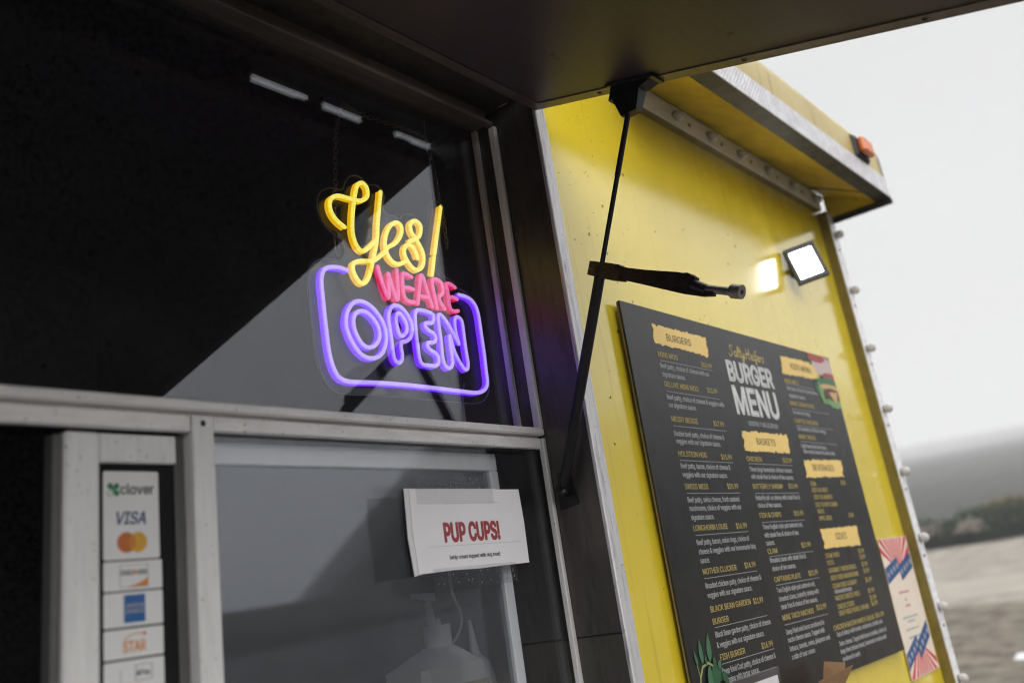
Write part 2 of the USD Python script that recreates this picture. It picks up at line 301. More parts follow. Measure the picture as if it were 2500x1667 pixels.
brushed('string_rail', (0.80, 0.79, 0.82), 0.35, 0.1, (14.0, 60.0, 60.0), 0.15, 0.25)
plain('shaded_plate', (0.060, 0.056, 0.036), 0.55, 0.1, 0.6, 26, 0.5, 90)  # plate of the underside flange, darkened to carry the shade there
plain('soffit_paint', (0.62, 0.45, 0.03), 0.5, 0, 0.22, 14, 0.1, spec=0.3)
plain('matte_black', (0.010, 0.010, 0.011), 0.6, 0, 0.2, 8, spec=0.15)  # even black: sash pane without reflection, and shade painted under the rail
plain('shaded_grey', (0.10, 0.10, 0.10), 0.5, 0.1, 0.2, 10)  # frame grey with the shadow of the side faces in its colour
plain('asphalt', (0.045, 0.044, 0.042), 0.9, 0, 0.25, 2.0, 0.4, 80)
mat('faded_yellow', {'g': ('geometry', {}), 'n': ('noise_texture', {'scale': 5.0, 'detail': 4.0}), 'c': ('rgb_ramp', {'ramp': [(0.3, (0.42, 0.32, 0.11)), (0.7, (0.50, 0.39, 0.15))]}),
    'm': ('mapping', {'scale': (45.0, 2.0, 5.0), 'rotation': (0.0, 0.35, 0.0)}), 'n2': ('noise_texture', {'scale': 1.0, 'detail': 4.0}), 'k': ('rgb_ramp', {'ramp': [(0.0, (0.3, 0.26, 0.2)), (0.33, (0.55, 0.5, 0.42)), (0.42, (1, 1, 1)), (1, (1, 1, 1))]}),
    'x': ('mix', {'mix_type': 'multiply', 'fac': 0.8}), 'p': ('principled_bsdf', {'roughness': 0.35})},
    [('g.position', 'n.vector'), ('n.fac', 'c.fac'), ('g.position', 'm.vector'), ('m.vector', 'n2.vector'), ('n2.fac', 'k.fac'), ('c.color', 'x.color1'), ('k.color', 'x.color2'), ('x.color', 'p.base_color')])
plain('speck_dirt', (0.035, 0.028, 0.014), 0.7, 0, 0.3, 200)
plain('lamp_frame', (0.055, 0.065, 0.065), 0.4, 0, 0.2, 60)

# ------------------------------------------------------------------ ground, hills
plain('gravel', (0.165, 0.145, 0.120), 1.0, 0, 0.6, 3.5, 0.2, 40, spec=0.0)
plain('pale_gravel', (0.285, 0.258, 0.225), 1.0, 0, 0.3, 2.5, 0.15, 40, spec=0.0)
plain('track_dust', (0.33, 0.30, 0.262), 1.0, 0, 0.12, 1.5, 0.1, 60, spec=0.0)
plain('hillside', (0.030, 0.031, 0.026), 0.95, 0, 0.45, 0.03)
G0 = -1.55
def gz(x, y):
    x, y = np.asarray(x, float), np.asarray(y, float)
    t = np.clip(x - 8, 0, 26) * 0.075
    return G0 + t + 0.05 * (meshkit.noise(np.stack([x / 3, y / 3, 0 * x], -1), 3) - .5)
def sheet(xs, ys, lift, fn=gz, ragged=0.0):
    X, Y = np.meshgrid(xs, ys, indexing='ij')
    if ragged:
        w = ragged * (meshkit.fbm(np.stack([Y / 2, X * 0 + 5, X * 0], -1), 3, 9) - .5)
        X = X + w
    V = np.stack([X, Y, fn(X, Y) + lift], -1).reshape(-1, 3); n = len(ys); F = []
    for i in range(len(xs) - 1):
        for j in range(n - 1):
            a = i * n + j; F += [[a, a + n, a + n + 1], [a, a + n + 1, a + 1]]
    return trimesh.Trimesh(V, np.array(F), process=False)
far = np.array([-1000, -500, -200, -80, -40, -20, -10, 0, 4, 8, 12, 16, 20, 24, 28, 32, 40, 60, 100, 200, 500, 1000.0])
side = np.array([-1000, -500, -200, -80, -40, -20, -12, -8, -4, 0, 4, 8, 12, 16, 20, 40, 80, 200, 500, 1000.0])
p = part('ground', sheet(far, side, 0), 'gravel', smooth=True); tag(p, kind='structure')
p = part('gravel_lot', sheet(np.linspace(16.2, 27.5, 24), np.linspace(-6.5, 40, 50), 0.004, ragged=1.5), 'pale_gravel', smooth=True); tag(p, kind='structure')
p = part('worn_track', sheet(np.linspace(17.0, 19.4, 8), np.linspace(-6.5, 40, 50), 0.008, ragged=0.9), 'track_dust', smooth=True); tag(p, kind='structure')

def hill(az0, az1, prof, seed, rough):
    az = np.radians(np.linspace(az0, az1, 70)); rs = np.array([q[0] for q in prof], float)
    rr = np.exp(np.interp(np.linspace(0, len(rs) - 1, 60), np.arange(len(rs)), np.log(rs)))
    zz = np.interp(rr, rs, [q[1] for q in prof])
    A, Rr = np.meshgrid(az, rr, indexing='ij'); Z = np.broadcast_to(zz, A.shape)
    X, Y = Rr * np.cos(A), Rr * np.sin(A)
    edge = np.clip(np.minimum(A - az[0], az[-1] - A) / 0.2, 0, 1)
    N = meshkit.fbm(np.stack([X / 90, Y / 90, 0 * X], -1), 5, seed) - .5
    Z = -3 + (Z + 3) * edge * (1 + rough * N)
    V = np.stack([X, Y, Z], -1).reshape(-1, 3); n = A.shape[1]; F = []
    for i in range(A.shape[0] - 1):
        for j in range(n - 1):
            a = i * n + j; F += [[a, a + n, a + n + 1], [a, a + n + 1, a + 1]]
    return trimesh.Trimesh(V, np.array(F), process=False)
p = part('hill', hill(-50, 70, [(40, -3), (58, 2.2), (98, 5.8), (240, 18), (480, 40), (900, 80), (1020, 86)], 4, 0.12), 'hillside', smooth=True); tag(p, kind='structure')
p = part('headland', hill(-53, -7, [(34, -3), (46, 2), (64, 6), (100, 14), (180, 30), (330, 58), (520, 80)], 8, 0.3), 'hillside', smooth=True); tag(p, kind='structure')
p = part('coastal_bank', hill(-130, -20, [(34, -3), (42, 0.6), (55, 1.9), (90, 2.6), (130, 1.5)], 12, 0.5), 'hillside', smooth=True); tag(p, kind='structure')

p = part('asphalt_apron', sheet(np.linspace(-40, 8.0, 40), np.linspace(-6.8, 20, 40), 0.006, ragged=.6), 'asphalt', smooth=True); tag(p, kind='structure')

p = part('asphalt_road', sheet(np.linspace(-60, 90, 80), np.linspace(-36, -7, 20), 0.008, ragged=.4), 'asphalt', smooth=True); tag(p, kind='structure')

# low coastal shrubs on the bank
def leafy(col, tip):
    n = 'leaf_%d' % len(MAT)
    mat(n, {'o': ('geometry', {}), 'r': ('rgb_ramp', {'ramp': [(0.0, col), (1.0, tip)]}), 'p': ('principled_bsdf', {'roughness': 0.6}),
            't': ('translucent_bsdf', {}), 'x': ('mix_closure', {'fac': 0.25})},
        [('o.random_per_island', 'r.fac'), ('r.color', 'p.base_color'), ('r.color', 't.color'), ('p.BSDF', 'x.closure1'), ('t.BSDF', 'x.closure2')], surface='x.closure')
    return n
L_DARK, L_MID, L_GOLD, L_PINK = leafy((0.014, 0.026, 0.010), (0.045, 0.075, 0.022)), leafy((0.025, 0.048, 0.012), (0.08, 0.125, 0.03)), leafy((0.16, 0.11, 0.035), (0.34, 0.24, 0.09)), leafy((0.30, 0.25, 0.22), (0.5, 0.44, 0.40))
plain('bark', (0.08, 0.06, 0.045), 0.9)
def leaves(c, rx, rz, n, size, seed, upright=0.0):
    g = np.random.default_rng(seed)
    u = g.normal(size=(n, 3)); u /= np.linalg.norm(u, axis=1)[:, None]; rad = g.uniform(0.35, 1.0, n) ** 0.5
    lump = 0.75 + 0.5 * meshkit.noise(u * 2.2 + seed, seed)
    P = u * (rad * lump)[:, None] * [rx, rx, rz]; P[:, 2] = np.abs(P[:, 2]); P += c
    a = g.normal(size=(n, 3)); a[:, 2] += upright * 3; a /= np.linalg.norm(a, axis=1)[:, None]
    b = np.cross(a, g.normal(size=(n, 3))); b /= np.linalg.norm(b, axis=1)[:, None]
    s = size * g.uniform(0.6, 1.4, n)[:, None]; b = b * (0.12 if upright else 0.42)
    V = np.stack([P - a * s, P + b * s, P + a * s, P - b * s], 1).reshape(-1, 3)
    k = np.arange(n)[:, None] * 4
    return trimesh.Trimesh(V, np.vstack([k + [0, 1, 2], k + [0, 2, 3]]), process=False)
SH = [(27.6, 8.0, 1.05, .62, L_DARK, 'dark green shrub at the left end of the bank, next to the truck corner'),
      (27.9, 7.1, 0.85, .50, L_MID, 'mid green shrub right of the darkest shrub on the bank'),
      (27.4, 6.5, 0.75, .42, L_DARK, 'low dark shrub in the middle of the bank, under the pale flowers'),
      (27.8, 5.7, 0.95, .60, L_MID, 'taller green shrub right of the pale flowers on the bank'),
      (27.5, 4.9, 0.95, .66, L_DARK, 'dark shrub below the golden grass near the right edge of the photo'),
      (27.8, 4.0, 1.0, .62, L_DARK, 'dark shrub at the far right edge of the photo')]
for i, (x, y, rx, rz, m, lab) in enumerate(SH):
    z = float(gz(x, y)); t = thing('shrub', lab, 'shrub', (x, y, z), group='shrubs on the bank beyond the gravel lot')
    part('foliage', leaves((x, y, z + .05), rx, rz + .15, 2600, 0.055, 20 + i), m, t)
    part('stem', cat([cyl((x, y, z - .05), (x + dx, y + dy, z + .45), .02, .008, 7) for dx, dy in ((.15, .1), (-.2, .1), (.05, -.2))]), 'bark', t)
for i, (x, y, rx, rz, lab) in enumerate([(28.9, 4.9, 1.2, .5, 'golden dry grass showing above the shrubs, the nearer to the truck'), (28.9, 3.4, 1.5, .75, 'golden dry grass above the shrubs at the right edge of the photo')]):
    z = float(gz(x, y)); part_ = part('dry_grass', leaves((x, y, z + .1), rx, rz + .2, 3000, 0.14, 50 + i, 1.0), L_GOLD); tag(part_, lab, 'grass', 'dry grass on the bank')
for i, (x, y, lab) in enumerate([(27.1, 6.7, 'pale pinkish flower clump among the shrubs, larger and nearer the truck'), (27.0, 5.6, 'small pale flower clump among the shrubs, on the right')]):
    z = float(gz(x, y)); part_ = part('flower_clump', leaves((x, y, z + .3), .45, .3, 500, 0.05, 70 + i), L_PINK); tag(part_, lab, 'flowers', 'pale flowers on the bank')
bl = thing('parking_block', 'white concrete parking block on the gravel at the right edge', 'parking block', (11.9, 1.2, float(gz(11.9, 1.2))))
z = float(gz(11.9, 1.2))
part('block', hull([(11.84, y, z) for y in (.1, 1.85)] + [(11.98, y, z) for y in (.1, 1.85)] + [(11.87, y, z + .05) for y in (.13, 1.82)] + [(11.95, y, z + .05) for y in (.13, 1.82)]), 'paper_white', bl)

# ------------------------------------------------------------------ the food truck
truck = thing('food_truck', 'yellow food truck with an open serving hatch and aluminium framed window', 'food truck', (1.0, 0.0, G0))
XL, XJ, XT, XE = -1.9, 1.598, 1.634, 3.40            # left end, jamb, trim edge, right end
# a gently buckled side skin
def skin(x0, x1, z0, z1, y, nx, nz, amp, seed):
    xs, zs = np.linspace(x0, x1, nx), np.linspace(z0, z1, nz); X, Z = np.meshgrid(xs, zs, indexing='ij')
    ed = np.minimum.reduce([X - x0, x1 - X, Z - z0, z1 - Z]); ed = np.clip(ed / .12, 0, 1)
    Y = y - amp * ed * (meshkit.fbm(np.stack([X * 2.1, 0 * X, Z * 1.5], -1), 2, seed))
    V = np.stack([X, Y, Z], -1).reshape(-1, 3); n = nz; F = []
    for i in range(nx - 1):
        for j in range(nz - 1):
            a = i * n + j; F += [[a, a + n + 1, a + 1], [a, a + n, a + n + 1]]
    m = trimesh.Trimesh(V, np.array(F), process=False)
    return m
part('side_panel', cat([skin(XT - .004, XE - .03, -.98, 1.247, 0.0, 60, 70, .0022, 5), box(XT - .004, XE - .03, .006, .03, -.98, 1.247, 0)]), 'yellow_paint', truck, smooth=True)
dp = []
gq = np.random.default_rng(11)
SPECKS = [(1.732, 1.033, 0.001, 0), (1.739, 1.04, 0.0007, 0), (1.777, 1.06, 0.001, 0.3), (1.78, 1.051, 0.001, 0.2), (1.779, 1.04, 0.001, 0.3), (1.922, 1.079, 0.0007, 0), (1.708, 0.948, 0.0007, 0), (1.653, 0.878, 0.0012, 0.2), (1.7, 0.892, 0.001, 0), (1.752, 0.911, 0.0006, 0), (1.767, 0.911, 0.0007, 0.3), (1.775, 0.902, 0.001, 0), (1.816, 0.838, 0.0021, 0.5), (1.733, 0.751, 0.0017, 1.5), (1.734, 0.765, 0.0006, 3), (1.687, 0.858, 0.0007, 0.5), (1.695, 0.717, 0.001, 0), (1.767, 0.754, 0.0005, 2), (2.497, 0.913, 0.0017, 0.3), (2.529, 0.885, 0.0019, 1.0), (2.488, 0.93, 0.001, 0.2), (2.83, 0.996, 0.0014, 0), (2.756, 0.993, 0.001, 0), (2.602, 0.84, 0.0012, 0.4), (2.031, 0.87, 0.0007, 0), (2.215, 0.851, 0.0007, 0), (1.644, 1.029, 0.001, 0), (1.714, 1.07, 0.0007, 1), (1.82, 1.009, 0.0006, 1.5), (1.812, 0.967, 0.0007, 2.0), (1.81, 0.942, 0.0005, 1.5), (1.835, 1.123, 0.0007, 1.0), (1.828, 1.074, 0.0005, 2.5), (2.526, 1.115, 0.0007, 0), (2.486, 1.087, 0.0007, 0), (1.697, 0.376, 0.0015, 0.6), (1.772, 0.399, 0.0009, 0), (1.713, 0.433, 0.0009, 0), (1.701, 0.24, 0.0009, 0), (3.001, 0.723, 0.0018, 0.3), (3.061, 0.744, 0.0015, 0.6), (2.224, 0.627, 0.0015, 0.3), (2.192, 0.615, 0.0012, 0.3), (2.238, 0.608, 0.0015, 0.2), (2.275, 0.604, 0.0012, 0.2), (2.168, 0.592, 0.0012, 0.2), (2.363, 0.604, 0.0012, 0), (2.206, 0.613, 0.0009, 0)]
for _ in range(70): SPECKS.append((gq.uniform(1.66, 3.3), gq.uniform(-.4, 1.1), gq.uniform(.0004, .0011), gq.choice([0, 0, .5, 1.5])))
for x, z, r0, tail in SPECKS:
    a = np.linspace(0, 2 * np.pi, 9, endpoint=False); rr = r0 * gq.uniform(.6, 1.35, 9)
    P = np.c_[x + rr * np.cos(a) * .8, z + rr * np.sin(a) * np.where(np.sin(a) < 0, 1 + 2 * tail, 1)]
    dp.append(hull([(u, yy, w) for u, w in P for yy in (-.0025, -.0018)]))
sp = part('dirt_specks', cat(dp), 'speck_dirt', truck); tag(sp, kind='stuff')
part('header_panel', box(XL, XT - .005, 0, .03, 1.068, 1.40), 'yellow_paint', truck)
part('skirt_panel', cat([box(XL, XT - .005, 0, .03, -1.05, -.5), box(XT - .005, XE - .03, 0.002, .03, -1.05, -.982)]), 'yellow_paint', truck)
part('end_wall', box(XE - .03, XE, 0.0, 2.2, -1.05, 1.40), 'yellow_paint', truck)
part('rear_wall', cat([box(XL, XE, 2.2, 2.23, -1.05, 1.40), box(XL - .03, XL, 0, 2.2, -1.05, 1.40)]), 'yellow_paint', truck)
part('roof', box(XL, XE, -.02, 2.23, 1.402, 1.43), 'roof_white', truck)
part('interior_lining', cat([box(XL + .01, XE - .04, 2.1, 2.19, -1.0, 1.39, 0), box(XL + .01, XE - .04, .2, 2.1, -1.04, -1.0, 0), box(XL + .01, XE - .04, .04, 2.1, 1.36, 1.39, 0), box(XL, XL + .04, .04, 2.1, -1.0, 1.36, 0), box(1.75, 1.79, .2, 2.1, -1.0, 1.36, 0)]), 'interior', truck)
part('counter', box(-1.7, 1.74, .26, .85, -.33, -.29), 'steel_counter', truck)
# window reveal
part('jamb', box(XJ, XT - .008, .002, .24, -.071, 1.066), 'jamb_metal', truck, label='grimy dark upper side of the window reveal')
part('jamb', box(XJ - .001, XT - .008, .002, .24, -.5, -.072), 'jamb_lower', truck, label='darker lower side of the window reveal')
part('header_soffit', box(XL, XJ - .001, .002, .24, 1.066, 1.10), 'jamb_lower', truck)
part('sill', box(XL, XJ - .002, -.03, .24, -.52, -.49), 'frame_aluminium', truck)
part('corner_trim', cat([box(XJ + .001, XT, -.004, .001, -.98, 1.058, .001), box(XJ - .0015, XJ + .001, -.004, .004, -.98, 1.058, .001)]), 'scuffed_aluminium', truck)
# upper window
part('window_head', cat([box(XL, XJ - .012, .106, .124, 1.022, 1.032), box(XL, XJ - .012, .124, .158, 1.03, 1.066, 0), box(XL, XJ - .012, .158, .175, 1.036, 1.05)]), 'awning_edge', truck)
part('window_stile', box(XJ - .011, XJ - .0005, .106, .124, .331, 1.022), 'frame_upright', truck)
part('window_stile', box(XJ - .011, XJ - .0005, .160, .174, .331, 1.034), 'frame_upright', truck)
part('upper_pane', box(XL, XJ - .0115, .155, .159, .325, 1.04, 0), 'window_glass', truck)
part('window_rail', cat([box(XL, XJ - .002, .104, .18, .3155, .331, .003), box(XL, XJ - .004, .122, .18, .3105, .3155, 0)]), 'rail_white', truck)
part('lower_rail', cat([box(XL, .775, .110, .1235, .287, .3105, .002), box(.812, XJ - .012, .110, .1235, .289, .3105, .002)]), 'rail_white', truck)
part('rail_shade_strip', cat([box(XL, .775, .1240, .18, .2905, .3100, 0), box(.812, XJ - .012, .1290, .18, .2905, .3100, 0)]), 'matte_black', truck)  # black strip painting the shade under the lower rail
mu = part('mullion', box(.776, .811, .108, .15, -.49, .3105, .002), 'frame_upright', truck)
part('screw', cat([revolve([(0, .0028), (.0028, .002), (.0045, 0), (0, 0)], (0, 0, 0), 14)]).apply_transform(trimesh.transformations.rotation_matrix(math.pi / 2, [1, 0, 0])).apply_translation((.793, .108, .299)), 'dull_steel', mu)
part('window_stile', box(XJ - .012, XJ - .0005, .106, .118, -.49, .3105), 'frame_upright', truck)
# sliding sash with the card stickers, left of the mullion
sa = part('sliding_sash', cat([box(.602, .648, .121, .146, -.49, .283, .003), box(.648, .76, .124, .144, .245, .283, .002)]), 'frame_upright', truck)
part('sash_pane', box(.648, .760, .133, .137, -.49, .246, 0), 'matte_black', sa)
part('sash_edge', box(.590, .6015, .128, .15, -.49, .28), 'shaded_grey', sa)  # shadow side of the stile, dark by its colour
part('window_track', box(.7605, .7755, .130, .17, -.49, .2868), 'shaded_grey', truck)  # shadowed side next to the mullion, darkness put into the colour
# fixed pane right of the mullion, second sash behind it
part('lower_pane', box(.8115, XJ - .013, .1245, .1285, -.49, .289, 0), 'lower_glass', truck)
sb = part('inner_sash', cat([box(.815, 1.494, .158, .176, .253, .2865, .002), box(1.4685, 1.494, .1575, .1765, -.49, .2525, .002)]), 'white_metal', truck)
part('sash_pane', box(.815, 1.468, .166, .169, -.49, .253, 0), 'window_glass', sb)

# hatch propped open as an awning, drooping outwards
S = 0.2530; CS = 1 / math.hypot(1, S)
def aw(x, s, n):
    """a point of the hatch: s metres out from the hinge, n above its underside"""
    return (x, -s * CS + n * S * CS - 0.004, 1.0135 - s * S * CS + n * CS)
def slab(x0, x1, s0, s1, n0, n1): return hull([aw(x, s, n) for x in (x0, x1) for s in (s0, s1) for n in (n0, n1)])
W0, W1, LL = -1.75, 1.598, 1.30
hatch = part('awning_board', slab(W0 + .032, W1 - .032, .032, LL - .032, .0025, .034), 'awning_board', truck)
for a in ((W0, W1, .0, .0315), (W0, W1, LL - .0315, LL), (W0, W0 + .0315, .032, LL - .032), (W1 - .0315, W1, .032, LL - .032)):
    part('awning_bar', slab(*a, 0, .0365), 'awning_edge', hatch)
for x0, x1 in ((W0, 1.08), (1.226, 1.266), (1.380, 1.484)):
    part('hinge_leaf', box(x0, x1, -.004, -.0008, 1.03, 1.10, 0), 'awning_edge', hatch)
for x in np.arange(-1.5, 1.6, .3):
    part('hinge_knuckle', cyl((x, -.008, 1.058), (x + .04, -.008, 1.058), .0042, n=10), 'dull_steel', hatch)
for s in (.18, .50, .82, 1.14):
    q = np.array(aw(W1 - .016, s, 0)); part('screw', cyl(q + [0, 0, .001], q - [0, 0, .0025], .006, .0035, 12), 'dull_steel', hatch)
# roof overhang
CX = 1.95
cap = part('roof_overhang', cat([hull([(x, y, zz) for x in (CX, XE) for y, zz in ((-.026, 1.248), (-.196, 1.164), (-.196, 1.172), (-.026, 1.256))])]), 'soffit_paint', truck, label='yellow soffit under the roof overhang')
prof = [(-.245, 1.235), (-.245, 1.315), (-.238, 1.345), (-.222, 1.37), (-.195, 1.388), (-.15, 1.40), (-.0205, 1.405)]
def prism(prof, x0, x1, th):
    P = np.array(prof); k = len(P); inn = P + np.array([th, -th])
    V = np.vstack([np.c_[np.full(k, x), Q] for x in (x0, x1) for Q in (P, inn)]); F = []
    for i in range(k - 1):
        F += [[i, i + 1, 2*k + i + 1], [i, 2*k + i + 1, 2*k + i]]
        F += [[k + i, 3*k + i + 1, k + i + 1], [k + i, 3*k + i, 3*k + i + 1]]
        for o in (0, 2 * k): F += [[o + i, o + k + i, o + k + i + 1], [o + i, o + k + i + 1, o + i + 1]]
    return trimesh.Trimesh(V, np.array(F), process=False)
part('fascia', prism(prof, CX, XE - .012, .01), 'faded_yellow', cap, smooth=40)
part('edge_strip', box(CX, XE, -.249, -.2455, 1.160, 1.236, .001), 'diamond_plate', cap)
part('edge_strip', box(CX, XE, -.2453, -.196, 1.1605, 1.1635, .001), 'shaded_plate', cap, label='underside flange of the edge strip, shade put into its colour')
part('end_cap', prism(prof, XE - .012, XE + .006, .02), 'rubber', cap)
part('end_plate', cat([hull([(x, y, zz) for x in (XE - .004, XE) for y, zz in ((-.245, 1.16), (-.245, 1.30), (-.2, 1.38), (-.02, 1.40), (-.02, 1.15))])]), 'yellow_paint', cap)
part('end_trim', cat([box(XE - .012, XE + .004, -.25, -.03, 1.138, 1.1595)]), 'rubber', cap)
part('soffit_joint', hull([(x, y, zz) for x in (3.235, 3.247) for y, zz in ((-.03, 1.2445), (-.194, 1.1635), (-.194, 1.162), (-.03, 1.243))]), 'awning_edge', cap)
mk = part('marker_light', hull([(x, y, zz) for x, y, zz in ((3.11, -.246, 1.242), (3.24, -.246, 1.242), (3.24, -.246, 1.322), (3.11, -.246, 1.322), (3.12, -.258, 1.25), (3.23, -.258, 1.25), (3.23, -.258, 1.314), (3.12, -.258, 1.314))]), 'rubber', truck)
part('amber_lens', box(3.128, 3.222, -.282, -.258, 1.253, 1.311, .008), 'amber_lens', mk)
# gas strut between reveal and hatch
B0, B1 = np.array([1.574, .070, .195]), np.array([1.567, -.243, .895])
ax = (B1 - B0) / np.linalg.norm(B1 - B0)
at_z = lambda z: B0 + ax * (z - B0[2]) / ax[2]
st = part('gas_strut', cat([cyl(at_z(.225), at_z(.588), .0108), cyl(at_z(.588), at_z(.603), .0118), cyl(at_z(.205), at_z(.228), .007, .0108)]), 'black_steel', truck, smooth=35)
part('rod', cat([cyl(at_z(.603), at_z(.885), .0050, n=14), cyl(at_z(.77), at_z(.885), .0058, n=14)]), 'black_steel', st, smooth=35)
part('ball_mount', cat([sphere(B0, .011), cyl(B0, B0 + [.023, 0, 0], .006), hull([(1.592, .05, .17), (1.597, .05, .17), (1.592, .095, .165), (1.597, .095, .165), (1.592, .06, .235), (1.597, .06, .235), (1.592, .088, .235), (1.597, .088, .235)])]), 'black_steel', st)
pt = [aw(x, s, -.0005) for x in (1.548, 1.594) for s in (.21, .325)] + [aw(x, s, -.006) for x in (1.55, 1.592) for s in (.213, .322)]
b1 = [aw(x, s, -.006) for x in (1.553, 1.590) for s in (.222, .312)] + [(1.553 + dx, -.235 + dy, .925) for dx in (0, .034) for dy in (-.05, .026)]
b2 = [(1.555 + dx, -.235 + dy, .925) for dx in (0, .03) for dy in (-.045, .018)] + [(1.558 + dx, -.241 + dy, .884) for dx in (0, .022) for dy in (-.022, .014)]
part('strut_bracket', cat([hull(pt), hull(b1), hull(b2)]), 'black_plastic', st)

# ------------------------------------------------------------------ strings of globe bulbs on aluminium rails
def bulb(c, dirn, parent):
    dirn = np.array(dirn, float); c = np.array(c, float)
    prof = [(0, 0), (.0085, .001), (.0118, .005), (.0142, .010), (.0150, .016), (.0138, .022), (.0100, .027), (.005, .0297), (0, .0305)]
    m = revolve(prof, (0, 0, 0), 20); m.apply_transform(trimesh.geometry.align_vectors([0, 0, 1], dirn)); m.apply_translation(c)
    b = part('bulb', m, 'bulb_glass', parent, smooth=40)
    s = cyl(c - dirn * .0005, c + dirn * .004, .013, n=16); part('socket', s, 'worn_steel', b)
ls = thing('light_string', 'row of globe bulbs on the aluminium rail under the roof overhang', 'light string', (2.6, 0, 1.2))
part('rail', box(1.96, 3.332, -.026, -.0235, 1.178, 1.246, .001), 'string_rail', ls)
part('rail_backing', box(1.96, 3.332, -.0232, -.001, 1.1785, 1.2455, 0), 'shaded_yellow', ls)
for i in range(6):
    x = 2.262 + .203 * i; bulb((x, -.026, 1.213), (0.0, -.85, -.53), ls)
    if i < 5: part('bolt_hole', cyl((x + .085, -.0262, 1.208), (x + .085, -.0275, 1.208), .006, n=12), 'rubber', ls)
lc = thing('light_string', 'column of globe bulbs down the rear corner post of the truck', 'light string', (3.37, 0, 0))
part('rail', cat([box(3.345, 3.402, -.036, -.033, -1.0, 1.176, .001)]), 'string_rail', lc)
part('corner_post', box(3.342, 3.400, -.0327, .0005, -1.0, 1.176, .001), 'shaded_yellow', lc)
for i in range(8):
    bulb((3.372, -.036, 1.085 - .2118 * i), (0.1, -1, 0), lc)
    part('bolt', cyl((3.372, -.036, 1.03 - .2118 * i), (3.372, -.039, 1.03 - .2118 * i), .004, n=10), 'dull_steel', lc)

# ------------------------------------------------------------------ flood lamp on the wall
from scipy.spatial.transform import Rotation
LC, LR = np.array([2.9056, -.063, .883]), Rotation.from_euler('zxy', [-1.0, -.19, -.07])
def lampy(m): m.vertices = LR.apply(m.vertices * [.82, 1, 1]) + LC; return m
fl = thing('flood_lamp', 'lit square flood lamp tilted on the yellow wall above the menu', 'lamp', tuple(LC))
fr = cat([box(-.062, .062, -.006, .014, .046, .062, .003), box(-.062, .062, -.006, .014, -.062, -.046, .003), box(-.062, -.046, -.006, .014, -.0465, .0465, .003), box(.046, .062, -.006, .014, -.0465, .0465, .003)])
part('frame', lampy(fr), 'lamp_frame', fl)
part('housing', lampy(hull([(sx * .056, .012, sz * .056) for sx in (-1, 1) for sz in (-1, 1)] + [(sx * .036, .030, sz * .036) for sx in (-1, 1) for sz in (-1, 1)])), 'black_plastic', fl)
part('lit_panel', lampy(quad([(-.0465, .002, -.0465), (.0465, .002, -.0465), (.0465, .002, .0465), (-.0465, .002, .0465)])), 'lamp_glow', fl)
part('mounting_arm', cat([cyl(LR.apply([0, .03, 0]) + LC, (2.955, -.004, .885), .008), box(2.93, 2.98, -.008, .0, .86, .91)]), 'black_plastic', fl)

